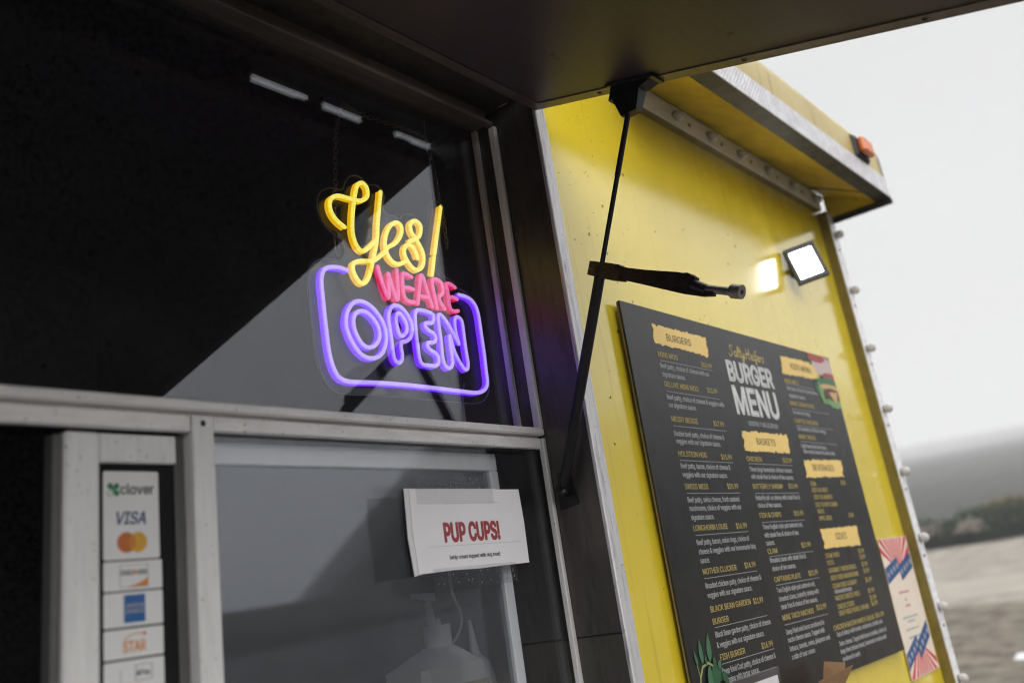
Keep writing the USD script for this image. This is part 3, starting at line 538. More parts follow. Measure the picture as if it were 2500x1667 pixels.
# ------------------------------------------------------------------ neon sign hung behind the upper pane
NEON = [('y',0,[(1.1894,0.719),(1.1735,0.7268),(1.162,0.7371),(1.1562,0.7503),(1.1568,0.7618),(1.1629,0.7731),(1.1756,0.7809),(1.1899,0.7835),(1.204,0.7834),(1.2184,0.7845),(1.2329,0.7852),(1.246,0.7897),(1.2566,0.7983),(1.2606,0.8079),(1.2594,0.8196),(1.2528,0.8265),(1.2455,0.8272),(1.2364,0.8213),(1.2298,0.8102),(1.2249,0.7954),(1.2202,0.7791),(1.2154,0.7595),(1.2112,0.7387),(1.2088,0.7184),(1.2103,0.7008),(1.2157,0.6873),(1.2239,0.6793),(1.2319,0.6784),(1.243,0.6848),(1.2571,0.6967),(1.2702,0.7085)]),
('y',0,[(1.2978,0.8208),(1.2907,0.7912),(1.2844,0.7657),(1.2788,0.7406),(1.2749,0.7196),(1.2686,0.6966),(1.2607,0.6768),(1.2527,0.6557),(1.245,0.6364),(1.2357,0.6204),(1.2255,0.6115),(1.2154,0.6113),(1.2065,0.62),(1.2009,0.6316),(1.2013,0.6428),(1.2093,0.6515),(1.223,0.6565),(1.2398,0.6597),(1.2546,0.6625),(1.2682,0.6701),(1.2824,0.6811),(1.2947,0.6919),(1.3024,0.701),(1.3167,0.709),(1.3304,0.7195),(1.3429,0.7359),(1.3479,0.7508),(1.3432,0.7602),(1.3309,0.7606),(1.3161,0.7507),(1.3039,0.7343),(1.2958,0.7156),(1.2936,0.7),(1.2979,0.6842),(1.3072,0.6734),(1.3197,0.6691),(1.3333,0.6717),(1.3479,0.6796)]),
('y',0,[(1.3665,0.7271),(1.3814,0.7337),(1.3956,0.7419),(1.4053,0.7582),(1.4043,0.774),(1.3909,0.7785),(1.3785,0.7708),(1.3742,0.7584),(1.3777,0.7469),(1.3865,0.7365),(1.3972,0.723),(1.4039,0.7068),(1.4021,0.6891),(1.3939,0.6746),(1.3799,0.6668),(1.3666,0.6695),(1.3547,0.68),(1.3474,0.6939),(1.3495,0.708),(1.3594,0.7178),(1.3709,0.7184),(1.3798,0.709),(1.3853,0.6928)]),
('y',0,[(1.4801,0.8319),(1.4592,0.77),(1.4395,0.713)]),
('y',0,[(1.4371,0.706),(1.4238,0.6636)]),
('p',0,[(1.1851,0.6296),(1.17,0.6321),(1.1436,0.629),(1.1279,0.6209),(1.1198,0.6039),(1.1187,0.573),(1.1195,0.5327),(1.1212,0.4898),(1.1235,0.4606),(1.1293,0.4385),(1.1398,0.4217),(1.1579,0.4152),(1.2098,0.4171),(1.326,0.4211),(1.4809,0.421),(1.5145,0.4218),(1.5384,0.4274),(1.5542,0.442),(1.5568,0.4653),(1.5583,0.5082),(1.558,0.5634),(1.5562,0.6033),(1.5465,0.622),(1.5279,0.6312),(1.4994,0.6327)]),
('p',1,[(1.1692,0.5247),(1.1734,0.5423),(1.1842,0.5594),(1.1988,0.5704),(1.2148,0.5732),(1.2325,0.5694),(1.2495,0.5586),(1.2634,0.541),(1.27,0.5207),(1.2669,0.4992),(1.2574,0.4807),(1.242,0.4686),(1.2233,0.4641),(1.2058,0.4664),(1.1897,0.4781),(1.1767,0.4968),(1.1704,0.5129)]),
('p',1,[(1.188,0.5272),(1.1906,0.5396),(1.1995,0.5496),(1.2147,0.5544),(1.23,0.5505),(1.2445,0.5384),(1.2527,0.5219),(1.2505,0.5059),(1.2406,0.4926),(1.2237,0.4846),(1.2084,0.4871),(1.1967,0.4993),(1.1897,0.5138)]),
('p',1,[(1.281,0.5488),(1.2856,0.5639),(1.2957,0.5763),(1.3095,0.5793),(1.3236,0.575),(1.3365,0.5621),(1.3441,0.5467),(1.3427,0.53),(1.3344,0.5163),(1.3208,0.5083),(1.3106,0.5053),(1.3067,0.495),(1.3079,0.4792),(1.3024,0.4663),(1.2935,0.4628),(1.286,0.4681),(1.2838,0.4854),(1.2828,0.5117),(1.2814,0.5346)]),
('p',1,[(1.3018,0.5518),(1.3042,0.5593),(1.3122,0.5641),(1.3211,0.5581),(1.3289,0.5446),(1.3281,0.5318),(1.3204,0.5217),(1.3101,0.5177),(1.3049,0.5234),(1.3021,0.5374)]),
('p',1,[(1.3574,0.567),(1.3628,0.5771),(1.3774,0.5801),(1.4006,0.5788),(1.4104,0.5746),(1.4097,0.5631),(1.402,0.5564),(1.386,0.5542),(1.3824,0.5481),(1.3914,0.54),(1.4061,0.5344),(1.4098,0.5255),(1.403,0.5163),(1.3869,0.5135),(1.382,0.5074),(1.3896,0.4991),(1.4042,0.4934),(1.4106,0.4849),(1.4086,0.4736),(1.3997,0.4673),(1.3789,0.4661),(1.3614,0.467),(1.3555,0.4772),(1.3543,0.5005),(1.3539,0.5296)]),
('p',0,[(1.4792,0.5217),(1.4707,0.535),(1.4558,0.5579),(1.4422,0.5734),(1.4324,0.5787),(1.4266,0.5759),(1.4248,0.5614),(1.4247,0.5424),(1.4253,0.5237),(1.424,0.4937),(1.427,0.4737),(1.4363,0.4663),(1.4477,0.4702),(1.4529,0.4838),(1.4527,0.5044),(1.4523,0.527),(1.454,0.5367),(1.459,0.5164),(1.4662,0.4964),(1.479,0.477),(1.491,0.4679),(1.4995,0.4753),(1.5002,0.5001),(1.4995,0.5327),(1.4999,0.5639),(1.4968,0.5771),(1.485,0.5813),(1.4767,0.5743),(1.4748,0.5566),(1.4757,0.5394),(1.4798,0.5217)]),
('k',0,[(1.2665,0.6527),(1.2861,0.5913),(1.2935,0.6437)]),
('k',0,[(1.2951,0.6431),(1.3112,0.5918),(1.3195,0.6555)]),
('k',0,[(1.3598,0.6476),(1.3483,0.6509),(1.3364,0.6506),(1.3316,0.6311),(1.3307,0.6133),(1.3333,0.5997),(1.3431,0.5942),(1.3597,0.5941)]),
('k',0,[(1.3356,0.622),(1.3487,0.6229),(1.3604,0.6213)]),
('k',0,[(1.369,0.592),(1.3801,0.6304),(1.3907,0.6576),(1.4008,0.6293),(1.412,0.5923)]),
('k',0,[(1.3818,0.6109),(1.4027,0.6107)]),
('k',0,[(1.4255,0.5907),(1.4222,0.6229),(1.4222,0.6522),(1.433,0.6559),(1.4466,0.6527),(1.4512,0.6424),(1.4485,0.6271),(1.4362,0.616),(1.4488,0.5933)]),
('k',0,[(1.4914,0.6472),(1.4778,0.6525),(1.4651,0.6512),(1.4655,0.6355),(1.4652,0.6123),(1.4697,0.5945),(1.4922,0.5956)]),
('k',0,[(1.4683,0.622),(1.4804,0.6239),(1.4931,0.6213)])]

def smooth_line(pts, closed, step=.004):
    p = np.array(pts, float)
    if closed: p = np.vstack([p, p[:1]])
    s = np.r_[0, np.cumsum(np.linalg.norm(np.diff(p, axis=0), axis=1) ** .5)]
    if len(p) < 3: k = max(3, int(np.linalg.norm(p[1] - p[0]) / step)); return p[0] + np.linspace(0, 1, k)[:, None] * (p[1] - p[0])
    cs = CubicSpline(s, p, bc_type='periodic' if closed else 'natural')
    L = np.linalg.norm(np.diff(p, axis=0), axis=1).sum()
    return cs(np.linspace(0, s[-1], max(8, int(L / step))))
YN = .205
def neon_tube(line, closed, w=.0044):
    q = line[:-1] if closed else line; k = len(q)
    t = np.roll(q, -1, 0) - np.roll(q, 1, 0) if closed else np.gradient(q, axis=0)
    t /= np.linalg.norm(t, axis=1, keepdims=True) + 1e-12; nrm = np.c_[-t[:, 1], t[:, 0]]
    a = np.linspace(0, np.pi, 7)
    prof = [(math.cos(b) * w, -.0022 - math.sin(b) * w) for b in a] + [(-w, .0075), (w, .0075)]
    m = len(prof); sc = np.ones(k)
    V = np.array([[q[i, 0] + nrm[i, 0] * u, YN + v, q[i, 1] + nrm[i, 1] * u] for i in range(k) for u, v in prof]); F = []
    for i in range(k if closed else k - 1):
        j = (i + 1) % k
        for e in range(m):
            e2 = (e + 1) % m; F += [[i*m+e, j*m+e, j*m+e2], [i*m+e, j*m+e2, i*m+e2]]
    if not closed:
        for o, sgn in ((0, 1), ((k - 1) * m, -1)):
            for e in range(1, m - 1): F.append([o, o + e, o + e + 1][::sgn])
    tm = trimesh.Trimesh(V, np.array(F), process=False)
    parts = [tm]
    if not closed:
        for e in (0, -1): parts.append(sphere((q[e, 0], YN - .0022, q[e, 1]), w * .98, 1))
    return cat(parts)
ns = thing('neon_sign', 'hanging neon sign with yellow, pink and purple lettering behind the window', 'neon sign', (1.33, YN, .62))
lines = [(n, c, smooth_line(p, c)) for n, c, p in NEON]
full = {'y': 'neon_yellow', 'p': 'neon_purple', 'k': 'neon_pink'}
nm = {'y': 'yellow_tube', 'p': 'purple_tube', 'k': 'pink_tube'}
for n, c, l in lines: part(nm[n], neon_tube(l, c), full[n], ns, smooth=50)
shape = unary_union([LineString(l).buffer(.021) for n, c, l in lines] + [Polygon(lines[5][2]).buffer(.021)]).buffer(.012).buffer(-.012)
shape = Polygon(shape.exterior).simplify(.0006)
part('acrylic_panel', plate(shape, YN + .0085, .004), 'acrylic', ns)
mat('acrylic_edge', {'p': ('principled_bsdf', {'base_color': (0.35, 0.33, 0.33), 'roughness': 0.2, 'transmission_weight': 0.5})}, [])
part('acrylic_rim', plate(shape.buffer(.0004).difference(shape.buffer(-.0011)), YN + .0083, .0044), 'acrylic_edge', ns)
def chain(path, wave=0.0):
    p = np.array(path, float); s = np.r_[0, np.cumsum(np.linalg.norm(np.diff(p, axis=0), axis=1))]
    L, n = s[-1], int(s[-1] / .0115); ms = []
    for i in range(n):
        c = np.array([np.interp((i + .5) / n * L, s, p[:, k]) for k in range(3)]); c2 = np.array([np.interp(min((i + .6) / n * L, L), s, p[:, k]) for k in range(3)])
        dr = c2 - c; dr /= np.linalg.norm(dr) + 1e-9
        a = np.linspace(0, 2 * np.pi, 12, endpoint=False)
        u = np.array([0, 1, 0]) if i % 2 else np.cross(dr, [0, 1, 0]); u = u - dr * u.dot(dr); u /= np.linalg.norm(u)
        u = u * math.cos(.35) + np.cross(dr, u) * math.sin(.35)
        ms.append(tube(c + np.outer(np.cos(a), dr) * .0085 + np.outer(np.sin(a), u) * .0042, .0009, 5, True))
    return cat(ms)
part('chain', chain([(1.222, YN + .003, .999), (1.196, YN, .941), (1.184, YN, .865), (1.178, YN, .804), (1.176, YN + .006, .77), (1.178, YN + .010, .700)]), 'chain_metal', ns)
part('chain', chain([(1.222, YN + .003, .999), (1.27, YN + .004, .992), (1.362, YN, .995), (1.442, YN, 1.000), (1.464, YN, .992)]), 'chain_metal', ns)
part('chain', chain([(1.464, YN, .992), (1.473, YN, .932), (1.481, YN, .861), (1.480, YN - .006, .80), (1.482, YN - .004, .735)]), 'chain_metal', ns)
part('hook', cat([tube([(1.222, YN, 1.0), (1.218, YN + .004, 1.02), (1.222, YN, 1.034), (1.22, YN, 1.06)], .0016, 7), tube([(1.464, YN, .992), (1.468, YN + .004, 1.01), (1.464, YN, 1.03), (1.466, YN, 1.06)], .0016, 7)]), 'chain_metal', ns)
part('hanging_loop', tube([(1.1735, YN + .012, .705), (1.1735, YN + .012, .668), (1.178, YN + .012, .661), (1.1845, YN + .012, .668), (1.1855, YN + .012, .712)], .0016, 7), 'worn_steel', ns)
part('power_lead', tube([(1.50, YN + .014, .445), (1.497, YN + .02, .415), (1.495, YN + .02, .38), (1.497, YN + .02, .33)], .0018, 7), 'cord_white', ns)

# ------------------------------------------------------------------ locking pliers clamped on the strut rod
K = at_z(.597); KN = np.array([1.541, -.392, .459])
e1 = KN - K; e1 /= np.linalg.norm(e1); e2 = np.cross([1, 0, 0], e1); e2 /= np.linalg.norm(e2); e2 = e2 if e2[2] > 0 else -e2; e3 = np.cross(e1, e2)
def pl(a, b, c=0.0): return K + e1 * a + e2 * b + e3 * c      # a along the tool, b across it, c through it
LK = np.linalg.norm(KN - K)
def bar(outline, t):
    """a plate of the tool: outline of (a, b) pairs, thickness t, edges eased"""
    P = Polygon(outline).buffer(.002).buffer(-.002); m = trimesh.creation.extrude_polygon(P.buffer(-.0012), 2 * t, engine='earcut'); m2 = trimesh.creation.extrude_polygon(P, 2 * t - .0024, engine='earcut')
    out = []
    for q, o in ((m, t), (m2, t - .0012)):
        v = q.vertices.copy(); q.vertices = np.array([pl(a, b, c - o) for a, b, c in v]); out.append(q)
    return cat(out)
pp = thing('locking_pliers', 'dark locking pliers clamped across the hatch strut', 'pliers', tuple(K))
part('jaw', bar([(-.027, .0145), (.02, .0155), (.05, .015), (.06, .0), (.02, -.0002), (-.027, -.0002)], .0085), 'dull_steel', pp)
part('jaw', bar([(-.027, -.0008), (.02, -.0008), (.055, -.002), (.065, -.0155), (.03, -.017), (-.027, -.0135)], .0082), 'dull_steel', pp, label='movable lower jaw of the pliers')
def handle(mid, w, c0, t):
    mid, w = np.array(mid), np.array(w)
    return bar([(a, b + q) for (a, b), q in zip(mid, w)] + [(a, b - q) for (a, b), q in zip(mid[::-1], w[::-1])], t)
part('handle', handle([(.030, .005), (.07, .0025), (.11, .0025), (.15, .003), (.185, .0035), (.215, .003), (.225, .002)], [.0085, .0088, .0095, .0112, .0130, .0128, .010], 0, .0085), 'dull_steel', pp, smooth=30)
part('handle_tip', cat([cyl(pl(.208, .003, -.0105), pl(.208, .003, .0105), .0145, n=22), cyl(pl(.195, .002), pl(.25, -.007), .0105, .0095)]), 'dull_steel', pp, smooth=35)
part('release_lever', handle([(.045, -.008), (.075, -.009), (.11, -.0105), (.15, -.0125), (.20, -.0150), (.245, -.0145), (.268, -.012)], [.0045, .0045, .005, .0055, .006, .006, .0045], 0, .0065), 'dull_steel', pp, smooth=30)
for a, b in ((.038, .010), (.052, -.010), (.09, .006)): part('rivet', cyl(pl(a, b, -.0105), pl(a, b, .0105), .0045, n=12), 'dull_steel', pp)
part('adjusting_screw', cat([cyl(pl(.235, -.006), pl(LK - .012, -.004), .0075, n=18), cyl(pl(LK - .022, -.004), pl(LK - .014, -.003), .006, .0125, n=22), cyl(pl(LK - .014, -.003), pl(LK + .006, -.002), .0128, n=24)]), 'worn_steel', pp, smooth=35)
part('socket_hole', cyl(pl(LK + .0062, -.002), pl(LK + .0068, -.002), .0048, n=6), 'rubber', pp)

# ------------------------------------------------------------------ menu board
BX, BZ, BY = 1.777, .595, -.020
mb = thing('menu_board', 'black burger menu board printed in gold and white on the yellow wall', 'menu board', (BX, 0, -.27))
part('panel', box(BX, BX + 1.234, BY + .0006, BY + .006, BZ - .8635, BZ, .0005), 'board_face', mb)
part('backing', cat([box(BX + .001, BX + 1.232, BY + .0061, BY + .0105, BZ - .862, BZ - .001, .0005)]), 'board_core', mb)
for u, v in ((.03, .02), (.62, .02), (1.2, .25), (.03, .42), (.6, .84), (1.2, .82)):
    part('standoff', cyl((BX + u, BY + .0105, BZ - v), (BX + u, .002, BZ - v), .008, n=12), 'worn_steel', mb)
def torn(q, seed, step=.006, amp=.0028):
    g = np.random.default_rng(seed); out = []
    for i in range(4):
        a, b = np.array(q[i]), np.array(q[(i + 1) % 4]); n = max(3, int(np.linalg.norm(b - a) / step)); am = amp * (1.3 if i % 2 else .6)
        for k in range(n): out.append(a + (b - a) * k / n + g.normal(0, am, 2) * (k > 0))
    return Polygon([(x, -y) for x, y in out]).buffer(0)
IN = {'g': ('ink_gold', .0118), 'w': ('ink_white', .0112), 'b': ('ink_black', .0165)}
MENU = [('MINI MOO', 'g', 0.127, 0.114, 0.090),
    ('$10.99', 'g', 0.331, 0.118, 0.055),
    ('-', 'l', 0.129, 0.123, 0.258),
    ('Beef patty, choice of cheese with our', 'w', 0.126, 0.140, 0.236),
    ('signature sauce.', 'w', 0.128, 0.160, 0.105),
    ('DELUXE MINI MOO', 'g', 0.128, 0.183, 0.159),
    ('$11.99', 'g', 0.334, 0.181, 0.051),
    ('-', 'l', 0.132, 0.194, 0.258),
    ('Beef patty, choice of cheese & veggies with', 'w', 0.128, 0.212, 0.278),
    ('our signature sauce.', 'w', 0.128, 0.230, 0.129),
    ('MESSY BESSIE', 'g', 0.128, 0.262, 0.123),
    ('$17.99', 'g', 0.329, 0.262, 0.053),
    ('-', 'l', 0.130, 0.272, 0.258),
    ('Double beef patty, choice of cheese &', 'w', 0.127, 0.294, 0.241),
    ('veggies with our signature sauce.', 'w', 0.128, 0.311, 0.214),
    ('HOLSTEIN HOG', 'g', 0.127, 0.339, 0.133),
    ('$15.99', 'g', 0.331, 0.341, 0.055),
    ('-', 'l', 0.130, 0.348, 0.258),
    ('Beef patty, bacon, choice of cheese &', 'w', 0.127, 0.365, 0.239),
    ('veggies with our signature sauce.', 'w', 0.127, 0.384, 0.214),
    ('SWISS MISS', 'g', 0.127, 0.410, 0.107),
    ('$15.99', 'g', 0.330, 0.409, 0.056),
    ('-', 'l', 0.130, 0.419, 0.260),
    ('UDDERLY DELICIOUS!', 'w', 0.524, 0.251, 0.181),
    ('CHICKEN', 'g', 0.467, 0.342, 0.086),
    ('$12.99', 'g', 0.684, 0.341, 0.059),
    ('-', 'l', 0.472, 0.348, 0.268),
    ('Three large homestyle chicken tenders', 'w', 0.470, 0.367, 0.259),
    ('with steak fries & choice of two sauces.', 'w', 0.470, 0.385, 0.258),
    ('BUTTERFLY SHRIMP', 'g', 0.468, 0.409, 0.177),
    ('$12.99', 'g', 0.682, 0.408, 0.059),
    ('-', 'l', 0.472, 0.420, 0.266),
    ('MINI MELT', 'g', 0.830, 0.114, 0.100),
    ('-', 'l', 0.831, 0.117, 0.238),
    ('Beef patty, choice of cheese with our', 'w', 0.834, 0.134, 0.234),
    ('signature sauce.', 'w', 0.835, 0.155, 0.118),
    ('MINI CORN DOGS', 'g', 0.830, 0.178, 0.173),
    ('-', 'l', 0.834, 0.188, 0.278),
    ('Six mini corn dogs.', 'w', 0.834, 0.203, 0.126),
    ('CURTIS CHICKEN', 'g', 0.830, 0.228, 0.168),
    ('-', 'l', 0.835, 0.235, 0.278),
    ('Six boneless chicken wings.', 'w', 0.836, 0.249, 0.213),
    ('MINI TACOS', 'g', 0.833, 0.272, 0.120),
    ('-', 'l', 0.837, 0.280, 0.278),
    ('Eight deep fried mini tacos.', 'w', 0.835, 0.297, 0.186),
    ('Kids meals include fries and a drink', 'w', 0.842, 0.312, 0.234),
    ('SODA', 'g', 0.834, 0.401, 0.039),
    ('$2.50', 'g', 1.065, 0.397, 0.034),
    ('ICED TEA SWEET', 'g', 0.833, 0.418, 0.115),
    ('ICED TEA UNSWEET', 'g', 0.835, 0.437, 0.136),
    ('ICED TEA WITH LEMON', 'g', 0.832, 0.457, 0.159),
    ('Beef patty, swiss cheese, fresh sauteed', 'w', 0.127, 0.438, 0.249),
    ('mushrooms, choice of veggies with our', 'w', 0.128, 0.456, 0.250),
    ('signature sauce.', 'w', 0.127, 0.475, 0.105),
    ('LONGHORN LOUIE', 'g', 0.127, 0.498, 0.161),
    ('$16.99', 'g', 0.331, 0.499, 0.055),
    ('-', 'l', 0.131, 0.507, 0.258),
    ('Beef patty, bacon, onion rings, choice of', 'w', 0.129, 0.527, 0.254),
    ('cheese & veggies with our homemade bbq', 'w', 0.130, 0.546, 0.277),
    ('sauce.', 'w', 0.129, 0.564, 0.041),
    ('MOTHER CLUCKER', 'g', 0.130, 0.587, 0.158),
    ('$14.99', 'g', 0.330, 0.586, 0.057),
    ('-', 'l', 0.131, 0.595, 0.259),
    ('Breaded chicken patty, choice of cheese &', 'w', 0.129, 0.615, 0.272),
    ('veggies with our signature sauce.', 'w', 0.129, 0.634, 0.213),
    ('BLACK BEAN GARDEN', 'g', 0.130, 0.662, 0.190),
    ('$11.99', 'g', 0.335, 0.663, 0.050),
    ('BURGER', 'g', 0.129, 0.686, 0.072),
    ('-', 'l', 0.132, 0.692, 0.258),
    ('Black Bean garden patty, choice of cheese', 'w', 0.129, 0.711, 0.270),
    ('& veggies with our signature sauce.', 'w', 0.127, 0.731, 0.226),
    ('FISH BURGER', 'g', 0.130, 0.755, 0.115),
    ('$16.99', 'g', 0.328, 0.756, 0.058),
    ('-', 'l', 0.133, 0.762, 0.256),
    ('Deep fried Cod patty, choice of cheese &', 'w', 0.127, 0.781, 0.259),
    ('veggies with tartar sauce.', 'w', 0.129, 0.798, 0.163),
    ('Butterfly tail-on shrimp with steak fries &', 'w', 0.469, 0.436, 0.268),
    ('choice of two sauces.', 'w', 0.471, 0.454, 0.139),
    ('FISH & CHIPS', 'g', 0.469, 0.478, 0.124),
    ('$15.99', 'g', 0.676, 0.477, 0.059),
    ('-', 'l', 0.472, 0.489, 0.265),
    ('Three English style pub battered cod,', 'w', 0.471, 0.505, 0.241),
    ('with steak fries & choice of two', 'w', 0.470, 0.524, 0.204),
    ('sauces.', 'w', 0.470, 0.542, 0.048),
    ('$17.99', 'g', 0.675, 0.556, 0.059),
    ('CLAM', 'g', 0.468, 0.562, 0.054),
    ('-', 'l', 0.473, 0.568, 0.267),
    ('Breaded clams with steak fries &', 'w', 0.470, 0.582, 0.216),
    ('choice of two sauces.', 'w', 0.471, 0.601, 0.139),
    ('CAPTAINS PLATE', 'g', 0.469, 0.626, 0.157),
    ('$21.99', 'g', 0.678, 0.625, 0.059),
    ('-', 'l', 0.473, 0.633, 0.267),
    ('Two English style pub battered cod,', 'w', 0.470, 0.650, 0.231),
    ('breaded clams, butterfly shrimp with', 'w', 0.472, 0.669, 0.241),
    ('steak fries & choice of two sauces.', 'w', 0.472, 0.687, 0.222),
    ('MINI TACO NACHOS', 'g', 0.467, 0.711, 0.187),
    ('$12.99', 'g', 0.677, 0.707, 0.062),
    ('-', 'l', 0.471, 0.721, 0.268),
    ('Deep fried mini tacos smothered in', 'w', 0.470, 0.742, 0.231),
    ('nacho cheese sauce. Topped with', 'w', 0.470, 0.759, 0.222),
    ('lettuce, tomato, onion, jalapenos and', 'w', 0.470, 0.778, 0.245),
    ('a side of sour cream', 'w', 0.470, 0.796, 0.135),
    ('WATER', 'g', 0.836, 0.475, 0.046),
    ('APPLE JUICE', 'g', 0.836, 0.493, 0.091),
    ('$2.00', 'g', 1.062, 0.489, 0.036),
    ('STEAK FRIES', 'g', 0.815, 0.590, 0.100),
    ('$5.99', 'g', 1.064, 0.589, 0.044),
    ('TOTS', 'g', 0.813, 0.608, 0.048),
    ('$5.99', 'g', 1.065, 0.605, 0.041),
    ('GOURMET ONION RINGS', 'g', 0.814, 0.627, 0.200),
    ('$7.99', 'g', 1.064, 0.625, 0.045),
    ('DEEP FRIED MUSHROOMS', 'g', 0.815, 0.646, 0.205),
    ('$7.99', 'g', 1.065, 0.643, 0.045),
    ('STEAK FRIES & GRAVY', 'g', 0.814, 0.666, 0.179),
    ('$6.99', 'g', 1.062, 0.667, 0.049),
    ('with homemade brown gravy', 'w', 0.818, 0.679, 0.124),
    ('NACHO CHEESE FRIES', 'g', 0.813, 0.696, 0.179),
    ('$7.99', 'g', 1.061, 0.696, 0.048),
    ('CHEESE STICKS', 'g', 0.814, 0.717, 0.121),
    ('$7.99', 'g', 1.062, 0.715, 0.049),
    ('DEEP FRIED PICKLE SPEARS', 'g', 0.814, 0.733, 0.223),
    ('$6.99', 'g', 1.061, 0.730, 0.050),
    ('CHICKEN BACON RANCH SALAD', 'g', 0.753, 0.763, 0.304),
    ('$16.99', 'g', 1.069, 0.762, 0.068),
    ('Bed of lettuce with tomato, mushroom, cheddar and', 'w', 0.765, 0.779, 0.345),
    ('Swiss cheese. Topped with bacon crumbles, choice of', 'w', 0.765, 0.801, 0.360),
    ('deep fried chicken breast, homemade croutons and', 'w', 0.762, 0.819, 0.347),
    ('smothered in ranch', 'w', 0.762, 0.837, 0.125)]
for i, (q, t, u, v, w) in enumerate([([(.124, .037), (.388, .039), (.381, .088), (.122, .082)], 'BURGERS', .182, .071, .118), ([(.476, .267), (.751, .266), (.741, .315), (.469, .317)], 'BASKETS', .548, .299, .115),
        ([(.838, .036), (1.115, .033), (1.109, .083), (.828, .088)], 'KIDS MENU', .9, .068, .153), ([(.826, .331), (1.112, .325), (1.102, .374), (.816, .378)], 'BEVERAGES', .878, .359, .157), ([(.827, .516), (1.102, .514), (1.094, .568), (.823, .565)], 'SIDES', .918, .546, .083)]):
    bn = part('banner', plate(torn(q, i + 3), BY, .0006, BX, BZ), 'ink_banner', mb)
    part('lettering', text(t, BX + u, BZ - v, w, .0172, BY - .0004, .0004), 'ink_black', bn)
for t, k, u, v, w in MENU:
    if k == 'l':
        n = int(w / .0042)
        part('dotted_rule', cat([trimesh.creation.box(bounds=[(BX + u + w * i / n, BY, BZ - v - .0006), (BX + u + w * (i + .66) / n, BY + .0006, BZ - v + .0006)]) for i in range(n)]), 'ink_white', mb)
    else:
        m, h = IN[k]; part('lettering', text(t, BX + u, BZ - v, w, h, BY, .0006), m, mb)
for t, u, v, w, h in (('BURGER', .472, .1375, .272, .050), ('MENU', .474, .222, .262, .068)):
    P = text_poly(t, w, h, True); P = P.buffer(.0014); inner = P.buffer(-.0028); stripe = inner.difference(inner.buffer(-.0013))
    part('title_lettering', plate(P.difference(stripe), BY, .0006, BX + u, BZ - v), 'ink_title', mb)
SCR = {'S': (.9, [[(.75, .85), (.55, 1.0), (.3, .9), (.28, .68), (.5, .5), (.62, .28), (.45, .02), (.15, .0), (.02, .18)]]), 'a': (.62, [[(.48, .42), (.25, .5), (.06, .25), (.15, .02), (.38, .1), (.5, .45), (.46, .08), (.62, .05)]]),
       'l': (.36, [[(0, .05), (.2, .5), (.32, .95), (.2, 1.0), (.12, .6), (.12, .1), (.3, .02)]]), 't': (.42, [[(.2, .9), (.14, .3), (.18, .02), (.38, .06)], [(.0, .56), (.4, .62)]]), 'y': (.6, [[(.05, .46), (.1, .12), (.3, .1), (.48, .46), (.42, -.1), (.2, -.42), (.05, -.3), (.3, -.05), (.6, .1)]]),
       'H': (1.0, [[(.15, .95), (.22, .4), (.1, 0)], [(.75, 1.0), (.66, .4), (.72, .02), (.85, .05)], [(.0, .45), (.4, .52), (.95, .56)]]), 'e': (.5, [[(.05, .2), (.3, .3), (.36, .46), (.2, .5), (.08, .22), (.22, 0), (.5, .12)]]), 'i': (.3, [[(.1, .46), (.08, .1), (.18, .02), (.3, .1)], [(.13, .66), (.15, .7)]]),
       'f': (.4, [[(.35, .95), (.2, .98), (.14, .5), (.1, -.35), (.2, -.3), (.2, .05), (.4, .1)], [(0, .5), (.3, .52)]]), 'r': (.44, [[(.05, .44), (.1, .04), (.12, .3), (.28, .48), (.4, .42)]]), 's': (.42, [[(.32, .46), (.12, .38), (.28, .2), (.22, .02), (.0, .06)]]), ' ': (.12, [])}
xx, shp = 0.0, []
for ch in 'Salty Heifers':
    wd, strokes = SCR[ch]
    for sk in strokes:
        l = smooth_line([(xx + a + .18 * b, b) for a, b in sk], 0, .05); shp.append(LineString(l).buffer(.055))
    xx += wd + .04
from shapely import affinity
scr = affinity.scale(unary_union(shp), .213 / xx, .029, origin=(0, 0))
part('script_lettering', plate(scr, BY, .0006, BX + .503, BZ - .070), 'ink_gold', mb)
